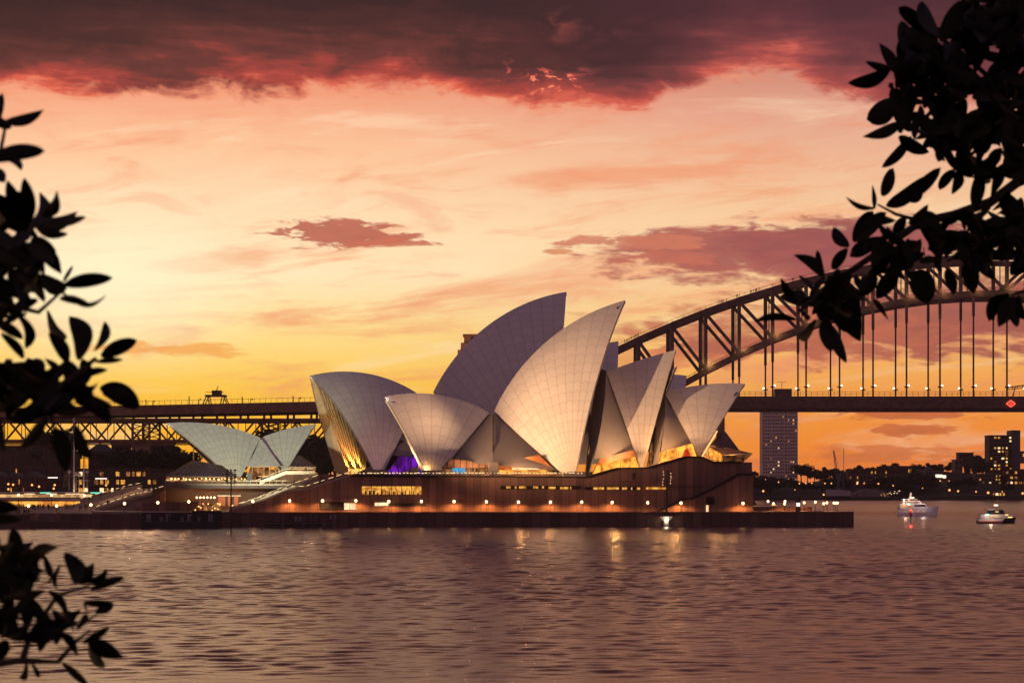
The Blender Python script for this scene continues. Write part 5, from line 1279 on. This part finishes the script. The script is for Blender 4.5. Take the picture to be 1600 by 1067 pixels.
m = MB(); m.prism([(-L*.10,-1.66,2.45), (L*.22,-1.66,2.5), (L*.165,-1.66,3.0), (-L*.10,-1.66,2.95)], (0,3.32,0)); loc_build(m, 'saloon_window', M_boatglass, yt_, bc)
m = MB(); m.prism([(-L*.44,-1.67,2.3), (-L*.14,-1.67,2.35), (-L*.14,-1.67,2.95), (-L*.43,-1.67,2.85)], (0,3.34,0)); loc_build(m, 'lit_window', glow('yacht_lit', (1, .45, .18), 1.0, .4, 1.0), yt_, bc)
m = MB(); m.prism([(-L*.40,-1.45,3.2), (L*.10,-1.45,3.3), (L*.02,-1.45,4.0), (-L*.38,-1.45,3.9)], (0,2.9,0)); loc_build(m, 'upper_saloon', M_hullw, yt_, bc)
m = MB(); m.prism([(-L*.34,-1.5,3.4), (L*.05,-1.5,3.45), (L*.02,-1.5,3.8), (-L*.34,-1.5,3.75)], (0,3.0,0)); loc_build(m, 'upper_window', glow('yacht_lit2', (1, .55, .3), .6, .6, 1.0), yt_, bc)
m = MB(); m.box((-L*.2,0,4.3), (L*.38,2.9,.16)); m.bar((-L*.36,-1.3,3.9), (-L*.36,-1.3,4.3), .1, .1); m.bar((-L*.05,-1.3,3.9), (-L*.05,-1.3,4.3), .1, .1); m.bar((-L*.36,1.3,3.9), (-L*.36,1.3,4.3), .1, .1); m.bar((-L*.05,1.3,3.9), (-L*.05,1.3,4.3), .1, .1); loc_build(m, 'hardtop', M_hullw, yt_, bc)
m = MB(); m.bar((-L*.2,-.9,4.38), (-L*.16,-.9,5.5), .22, .22); m.bar((-L*.2,.9,4.38), (-L*.16,.9,5.5), .22, .22); m.bar((-L*.16,-1,5.5), (-L*.16,1,5.5), .3, .22); m.ball((-L*.16,0,5.75), .34, 8, 6); loc_build(m, 'radar_arch', M_hullw, yt_, bc)
m = MB(); m.box((-L*.14,-1.3,4.75), (1.1,.2,.25)); loc_build(m, 'deck_light', glow('yacht_deck_light', (1, .6, .35), 4), yt_, bc)
m = MB(); m.box((-L*.24,-1.72,3.0), (1.0,.1,.28)); loc_build(m, 'green_light', glow('nav_green', (.2, 1, .8), 3), yt_, bc)
for k in range(4): m = MB(); m.box((-L*.3 + k*1.9, -1.93, 1.15), (.7, .06, .2)); loc_build(m, 'porthole', M_win, yt_, bc)
m = MB(); n = 12
for i in range(n + 1):
    t = .45 + .5 * i / n; hw = 3.9/2 * (1 - max(0, (t-.5)/.5) ** 2.2); x = -L/2 + L*t + (0 if t < .8 else (t-.8)*L*.32); m.bar((x, -hw, 1.75+.75*t), (x, -hw, 2.3+.75*t), .04, .04)
loc_build(m, 'bow_rail', M_rail, yt_, bc)
m = MB()
for sx_ in (-1, 1): m.bar((-L*.47, sx_*1.5, 1.9), (-L*.47, sx_*1.5, 3.1), .09, .09)
m.box((-L*.465, 0, 2.0), (.12, 3, .5)); loc_build(m, 'stern_rail', M_rail, yt_, bc)
yt_.scale = (1, 1, 1.32)
lamp('deck_lamp', (bc.x - 4.5, bc.y - 3.2, 4.5), 420, (1, .62, .4), yt_, .3); lamp('deck_lamp', (bc.x + 1.5, bc.y - 3.6, 4.2), 300, (1, .8, .7), yt_, .3)  # lights added outside the hull to brighten its white side
# water taxi
CY = H * F / (817.5 - HY); cc = Vector((tv(1556, CY), CY, 0)); L2 = tv(1585, CY) - tv(1528, CY)
ct = thing('harbour_cruiser', cc, 'small dark wheelhouse cruiser with a red waterline band near the right edge', 'boat')
loc_build(hull_mesh(L2, 3.2, .45, lambda t: 1.35 + .55 * max(0, t - .4)), 'hull', M_black, ct, cc)
m = MB(); m.prism([(-L2*.5,-1.62,.28), (L2*.12,-1.62,.28), (L2*.12,-1.62,.62), (-L2*.5,-1.62,.62)], (0,3.24,0)); loc_build(m, 'red_band', mat('red_band_paint', (.45, .035, .02), .4), ct, cc)
m = MB(); m.prism([(-L2*.51,-1.63,.64), (L2*.14,-1.63,.64), (L2*.2,-1.63,1.35), (-L2*.51,-1.63,1.3)], (0,3.26,0)); loc_build(m, 'white_band', M_hullw, ct, cc)
m = MB(); m.prism([(-L2*.45,-1.4,1.36), (L2*.3,-1.4,1.45), (L2*.22,-1.4,2.5), (-L2*.45,-1.4,2.4)], (0,2.8,0)); loc_build(m, 'cabin', M_hullw, ct, cc)
m = MB(); m.prism([(-L2*.22,-1.45,1.6), (L2*.06,-1.45,1.62), (L2*.06,-1.45,2.1), (-L2*.22,-1.45,2.1)], (0,2.9,0)); loc_build(m, 'lit_window', glow('cabin_lit', (1, .6, .25), .8, .5, 1.0), ct, cc)
m = MB(); m.prism([(-L2*.2,-1.25,2.5), (L2*.22,-1.25,2.5), (L2*.17,-1.25,3.6), (-L2*.2,-1.25,3.6)], (0,2.5,0)); wh = loc_build(m, 'wheelhouse', M_boatglass, ct, cc)
m = MB(); m.box((-L2*.03,0,3.72), (L2*.5,2.8,.2)); m.box((-L2*.33,0,2.5), (L2*.26,2.8,.14)); loc_build(m, 'roof', mat('cruiser_roof', (.25,.22,.25), .5), ct, cc)
m = MB(); m.bar((0,0,3.8), (0,0,4.9), .09, .09); loc_build(m, 'mast', M_black, ct, cc)
m = MB(); m.box((0,-.1,4.95), (1.0,.25,.28)); loc_build(m, 'masthead_light', glow('mast_glow', (1, .75, .45), 4), ct, cc)
m = MB(); m.box((-L2*.27,-1.46,2.45), (.9,.1,.26)); loc_build(m, 'green_light', bpy.data.materials['nav_green'], ct, cc)
M_crl = glow('cruiser_light', (1, .65, .2), 2.2)
for c_, sz_ in (((L2*.36,-1.2,1.7), (1.2,.12,.24)), ((0,-1.3,3.2), (.9,.1,.14)), ((L2*.26,-1.44,2.35),(.9,.1,.2))): m = MB(); m.box(c_, sz_); loc_build(m, 'deck_light', M_crl, ct, cc)
lamp('deck_lamp', (cc.x - 2, cc.y - 3, 3.2), 260, (1, .7, .45), ct, .3)  # added beside the cruiser to brighten it
# channel marker
KY = H * F / (818 - HY); kx = tv(1423, KY)
kt = thing('channel_marker', (kx, KY, 0), 'red channel marker pole with a glowing red light in front of the yacht', 'marker')
m = MB(); m.tube([(kx, KY, -1), (kx, KY, 1.2)], .17, 8); m.build('pile', M_white, kt)
m = MB(); m.tube([(kx, KY, 1.2), (kx, KY, 3.5)], [.2, .16], 8); m.box((kx, KY, 2.4), (.62, .62, .7)); m.box((kx, KY, 3.05), (.9, .5, .1)); m.build('red_pole', mat('marker_red', (.3, .02, .02), .5), kt)
m = MB(); m.ball((kx, KY, 3.75), .24, 8, 6); m.build('lantern', M_red, kt); lamp('marker_glow', (kx, KY - .4, 3.8), 250, (1, .05, .03), kt, .2)
print('boats ok')

# ================================================================== FOREGROUND FIG LEAVES
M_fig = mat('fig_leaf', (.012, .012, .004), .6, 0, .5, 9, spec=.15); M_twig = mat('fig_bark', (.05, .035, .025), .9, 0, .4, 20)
def leaf(mb, b, t, wpx, D, rd):
    """One thick fig leaf from its stalk to its tip; wpx = greatest width, in photo pixels at distance D."""
    d0 = D + rd.uniform(-.12, .12); d1 = D + rd.uniform(-.35, .35) * .5
    B, T = P(b[0], b[1], d0), P(t[0], t[1], d1); ax = T - B; L = ax.length
    if L < 1e-4: return
    ax.normalize(); view = Vector((0, 1, 0)); side = ax.cross(view).normalized(); nrm = side.cross(ax).normalized()
    ro = rd.uniform(-.45, .45); side2 = side * math.cos(ro) + nrm * math.sin(ro); n2 = side2.cross(ax)
    W = (.92 if D > 5.5 else .82) * wpx * rd.uniform(.85, 1.1) / F * D / math.cos(ro); tipk = rd.uniform(.55, .95); sm_ = .62 / (.62 + tipk); tipn = sm_ ** .62 * (1 - sm_) ** tipk; bend = rd.uniform(-.09, .09) * L; droop = rd.uniform(-.04, .04) * L; n = 11; rows = []
    for i in range(n + 1):
        s = i / n; hw = .5 * W * (s ** .62 * (1 - s) ** tipk) / (tipn)
        if i == 0: hw = .004
        if i == n: hw = .0008
        c = B + ax * (L * s) + side2 * (bend * math.sin(math.pi * s)) + n2 * (droop * math.sin(math.pi * s))
        f = .16 * hw; rows.append([c - side2 * hw + n2 * f, c - side2 * hw * .5 + n2 * f * .3, c, c + side2 * hw * .5 + n2 * f * .3, c + side2 * hw + n2 * f])
    mb.grid(rows)
def in_poly(p, poly):
    c = False
    for (x0, y0), (x1, y1) in zip(poly, poly[1:] + poly[:1]):
        if (y0 > p[1]) != (y1 > p[1]) and p[0] < (x1 - x0) * (p[1] - y0) / (y1 - y0) + x0: c = not c
    return c
def branch_px(m, pts, D, r):
    rs = [r * (1 - .6 * i / (len(pts) - 1)) for i in range(len(pts))]
    m.tube([P(x, y, D + (.05 * math.sin(i * 2.1))) for i, (x, y) in enumerate(pts)], rs, 7)
def fill(mb, poly, gaps, n, D, rd, lmin, lmax, dirs=None):
    xs_ = [p[0] for p in poly]; ys_ = [p[1] for p in poly]; k = 0; tries = 0
    while k < n and tries < n * 30:
        tries += 1; x, y = rd.uniform(min(xs_), max(xs_)), rd.uniform(min(ys_), max(ys_)); th = rd.uniform(0, 6.28); l = rd.uniform(lmin, lmax)
        t = (x + l * math.cos(th), y + l * math.sin(th)); md = ((x + t[0]) / 2, (y + t[1]) / 2)
        if not (in_poly((x, y), poly) and in_poly(t, poly)): continue
        if any(math.hypot(q[0] - gx_, q[1] - gy_) < gr for q in ((x, y), t, md) for gx_, gy_, gr in gaps): continue
        leaf(mb, (x, y), t, l * rd.uniform(.32, .46), D + rd.uniform(-.3, .3), rd); k += 1
DL, DR = 4.2, 6.6
lt = thing('fig_tree', (-4.6, 5.0, 8.3), 'dark blurred fig branches with big leaves close by along the left edge', 'tree')
rd = random.Random(5); L1 = MB()
for x0, y0, x1, y1, w_ in [
 (6,192,68,172,24),(-14,205,4,146,22),(-20,250,70,236,30),(2,244,34,266,14),(-20,262,8,285,26),(-20,180,18,200,20),
 (42,352,38,278,26),(44,352,62,300,27),(66,338,89,298,22),(54,348,121,331,26),(58,352,134,340,22),(52,350,106,366,18),(30,350,12,282,26),(20,350,-14,300,34),(10,352,-20,352,36),(34,360,8,392,28),(40,330,20,300,28),(24,330,-5,318,30),
 (48,374,88,393,28),(60,384,96,428,30),(40,380,86,412,26),(36,380,70,430,26),(20,380,58,462,28),(8,400,-16,440,34),(0,370,-24,410,34),(16,408,30,460,20),
 (100,446,176,434,24),(98,458,166,461,10),(94,466,142,477,14),(100,440,113,415,12),(60,430,104,452,28),(70,470,30,420,26),
 (104,528,73,484,24),(125,562,108,494,44),(148,548,163,502,28),(158,557,214,531,23),(150,565,192,562,10),(106,566,76,520,24),(96,582,70,560,16),(120,592,168,578,16),(126,604,154,596,14),(130,604,128,560,26),(112,606,100,560,30),
 (156,606,219,634,38),(160,614,206,612,26),(70,612,42,560,40),(30,612,10,560,38),(10,600,-16,566,40),(36,560,2,520,20),(64,604,98,566,28),(20,470,-10,520,36),(16,480,40,545,24),(-10,500,36,530,22),
 (118,624,172,660,30),(120,640,70,636,30),(74,652,30,700,26),(84,668,104,737,36),(116,664,142,716,28),(130,620,176,634,26),(90,630,40,640,30),(60,640,10,655,26),(100,600,150,640,26),(-12,650,8,706,30),(40,620,-10,640,30),(60,590,20,640,34),(90,590,64,640,32),
 (-20,790,30,795,30),(-20,815,34,812,20)]: leaf(L1, (x0, y0), (x1, y1), w_ * 1.08, DL + rd.uniform(-.25, .25), rd)
fill(L1, [(-25,330),(60,340),(70,380),(60,470),(20,520),(-25,520)], [(50,360,9),(38,384,9),(25,410,8),(82,440,10)], 36, DL, rd, 36, 68)
fill(L1, [(-25,560),(60,560),(150,590),(160,640),(100,650),(20,660),(-25,650)], [(40,618,10),(95,625,9),(110,575,6)], 36, DL, rd, 38, 74)
for x0, y0, x1, y1, w_ in [
 (24,880,20,824,28),(40,880,90,854,22),(26,874,52,846,28),(120,912,101,862,26),(122,912,116,868,26),(118,908,147,880,24),(124,906,168,889,15),(142,921,195,902,16),(74,910,94,881,8),(88,900,96,925,10),
 (130,942,178,941,15),(150,958,176,942,18),(130,944,138,962,10),(138,1004,192,1027,34),(138,1004,164,1042,24),(130,1004,171,979,16),(42,1034,29,1058,15),(48,1034,58,1058,14),(97,1036,139,1070,19),(96,988,121,1024,16),(70,995,62,1018,16),(120,985,132,958,16),(86,965,126,952,12),(60,990,118,1005,14),
 (12,1000,-12,1040,26),(-10,880,10,930,30),(0,850,-20,830,30)]: leaf(L1, (x0, y0), (x1, y1), w_ * 1.08, DL + rd.uniform(-.25, .25), rd)
fill(L1, [(-25,835),(50,850),(88,880),(112,940),(128,975),(100,1010),(60,1000),(20,1015),(-25,1020)], [(12,880,9),(46,878,6),(22,912,6),(8,925,10),(12,952,9),(30,940,10),(40,948,7),(70,935,12),(95,920,14),(68,955,8),(35,990,8),(60,975,9),(105,945,9)], 84, DL, rd, 32, 62)
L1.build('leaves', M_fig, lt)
m = MB()
branch_px(m, [(-60,1042),(0,1036),(35,1031),(90,1034)], DL, .012); branch_px(m, [(35,1031),(48,990),(90,930),(140,915)], DL, .008); branch_px(m, [(-60,940),(0,930),(60,905)], DL, .010); branch_px(m, [(90,960),(125,978),(150,960)], DL, .006); branch_px(m, [(90,1034),(120,1000),(140,985)], DL, .006)
branch_px(m, [(-60,660),(20,618),(90,606),(150,560)], DL, .012); branch_px(m, [(-60,430),(10,400),(46,362),(62,340)], DL, .010); branch_px(m, [(20,478),(60,488),(100,452)], DL, .007); branch_px(m, [(-60,260),(0,240),(10,190)], DL, .008); branch_px(m, [(90,606),(80,650),(86,680)], DL, .006); branch_px(m, [(-60,490),(20,480)], DL, .010)
def limb(m, pts, rs): m.tube(pts, rs, 8)
gx0 = P(-60, 500, DL)
limb(m, [(-4.6, 5.0, 8.2), (-4.2, 4.9, 9.2), (-3.4, 4.6, 10.0), tuple(P(-330, 620, 4.4))], [.28, .22, .16, .12])
for yy in (1042, 940, 660, 430, 490, 260): limb(m, [tuple(P(-330, 620, 4.4)), tuple(P(-190, (620 + yy) / 2 - 10, 4.3)), tuple(P(-58, yy, DL))], [.10, .035, .013])
m.build('branch', M_twig, lt)
m = MB(); m.tube([(-4.6, 5.0, 8.0), (-4.6, 5.0, 8.9)], [.42, .28], 10); m.build('trunk', M_twig, lt)

rt = thing('fig_tree', (5.2, 8.0, 8.1), 'dark fig branches with leaf rosettes hanging into the upper right corner', 'tree')
rd = random.Random(9); L2m = MB()
for x0, y0, x1, y1, w_ in [
 (1391,110,1325,130,25),(1393,108,1352,97,16),(1404,116,1374,68,18),(1412,80,1409,33,24),(1452,54,1404,12,20),(1464,58,1441,2,30),(1470,66,1506,0,32),(1400,160,1354,187,38),(1408,192,1348,214,22),(1424,214,1378,262,20),(1404,214,1452,238,24),(1378,306,1396,263,22),(1366,326,1322,308,10),(1366,326,1363,289,9),(1385,322,1448,276,22),(1396,318,1470,262,26),(1412,312,1442,299,14),
 (1326,386,1302,355,18),(1334,378,1364,330,30),(1332,376,1385,332,30),(1288,432,1240,398,18),(1286,432,1277,391,10),(1300,420,1325,388,18),(1244,474,1220,434,14),(1262,476,1218,463,24),(1244,499,1180,502,13),(1276,500,1244,525,17),(1292,495,1298,550,26),(1300,508,1322,567,22),(1328,466,1344,534,36),(1310,470,1330,520,30),(1364,468,1388,500,10),(1402,424,1369,467,26),(1436,420,1450,475,40),(1480,420,1490,461,22),(1510,410,1522,459,28),(1534,404,1554,438,22),(1576,460,1545,502,22),(1580,464,1560,511,24),(1584,464,1588,511,24),(1590,462,1605,500,22),
 (1490,265,1468,297,20),(1496,266,1488,304,18),(1532,268,1522,325,24),(1560,262,1548,308,18),(1575,300,1550,330,16),(1545,330,1560,365,20),(1568,300,1600,335,30),(1260,470,1300,440,26),(1270,450,1250,430,14),(1560,370,1605,362,14),(1530,395,1580,405,20),(1580,430,1605,390,26),(1290,470,1310,430,30),(1280,500,1300,470,24),(1320,440,1350,470,30),
 (1330,400,1380,370,28),(1350,350,1400,345,18),(1470,340,1530,318,16),(1420,350,1450,320,16),(1410,400,1440,380,24),(1450,390,1500,370,28),(1500,360,1530,400,28)]: leaf(L2m, (x0, y0), (x1, y1), w_ * 1.08, DR + rd.uniform(-.35, .35), rd)
gaps = [(1540,106,15),(1457,176,12),(1520,168,13),(1500,42,9),(1482,68,9),(1500,70,8),(1430,105,8),(1520,82,7),(1438,135,8),(1565,35,8),(1505,150,6),(1444,222,11),(1517,222,11),(1568,255,12),(1495,245,8),(1382,176,6),(1492,106,5),(1590,155,7),(1430,190,6)]
fill(L2m, [(1404,60),(1412,38),(1470,60),(1500,0),(1625,-20),(1625,270),(1560,290),(1500,275),(1440,238),(1392,190),(1392,112)], gaps, 360, DR, rd, 32, 60)
fill(L2m, [(1470,30),(1500,-10),(1625,-30),(1625,120),(1560,80),(1520,60)], [], 40, DR, rd, 34, 60)
gaps2 = [(1345,418,9),(1310,410,8),(1400,352,10),(1432,368,8),(1452,418,10),(1475,440,9),(1500,378,8),(1530,360,8),(1552,350,9),(1385,410,10),(1420,452,10),(1350,440,8),(1375,368,8),(1285,450,6),(1518,438,8),(1545,420,10)]
fill(L2m, [(1246,470),(1290,428),(1326,385),(1366,330),(1400,338),(1480,335),(1540,318),(1600,300),(1620,420),(1560,420),(1500,440),(1440,440),(1380,430),(1350,470),(1340,500),(1300,500),(1270,500)], gaps2, 130, DR, rd, 28, 54)
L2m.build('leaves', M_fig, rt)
m = MB()
branch_px(m, [(1640,262),(1590,285),(1548,316),(1490,336),(1440,346),(1395,378),(1335,420),(1292,448),(1250,486)], DR, .020); branch_px(m, [(1640,372),(1560,368),(1520,390),(1480,408)], DR, .010); branch_px(m, [(1640,120),(1560,135),(1480,150),(1410,120)], DR, .018); branch_px(m, [(1560,135),(1500,80),(1470,60)], DR, .010); branch_px(m, [(1480,150),(1440,190),(1404,200)], DR, .010); branch_px(m, [(1640,200),(1540,225),(1490,262)], DR, .012); branch_px(m, [(1440,346),(1400,335),(1372,320)], DR, .008); branch_px(m, [(1300,446),(1310,480),(1320,505)], DR, .006); branch_px(m, [(1640,440),(1580,462)], DR, .009)
for cx_, cy_ in ((1392, 134), (1407, 204), (1332, 398), (1256, 490), (1262, 496)): m.ball(P(cx_, cy_, DR), .010, 7, 5)
limb(m, [(5.2, 8.0, 8.0), (5.0, 7.9, 9.4), (4.2, 7.4, 11.0), tuple(P(1900, 210, 6.9))], [.34, .28, .2, .13])
for yy in (262, 372, 120, 200, 440): limb(m, [tuple(P(1900, 210, 6.9)), tuple(P(1760, (210 + yy) / 2, 6.7)), tuple(P(1638, yy, DR))], [.11, .05, .02])
m.build('branch', M_twig, rt)
m = MB(); m.tube([(5.2, 8.0, 7.8), (5.2, 8.0, 9.0)], [.5, .34], 10); m.build('trunk', M_twig, rt)
print('leaves ok')

# ================================================================== HAZE
hz = MB(); hz.box((200, 1600, 80), (2600, 3300, 164)); hzo = hz.build('haze', None); tag(hzo, kind='stuff')
mh = bpy.data.materials.new('haze_air'); mh.use_nodes = True; t = NT(mh.node_tree)
pv = t.new('ShaderNodeVolumePrincipled'); pv.inputs['Color'].default_value = (.95, .85, .8, 1); pv.inputs['Density'].default_value = .00006; pv.inputs['Anisotropy'].default_value = .3
oo = t.new('ShaderNodeOutputMaterial'); mh.node_tree.links.new(pv.outputs[0], oo.inputs['Volume']); hzo.data.materials.append(mh)
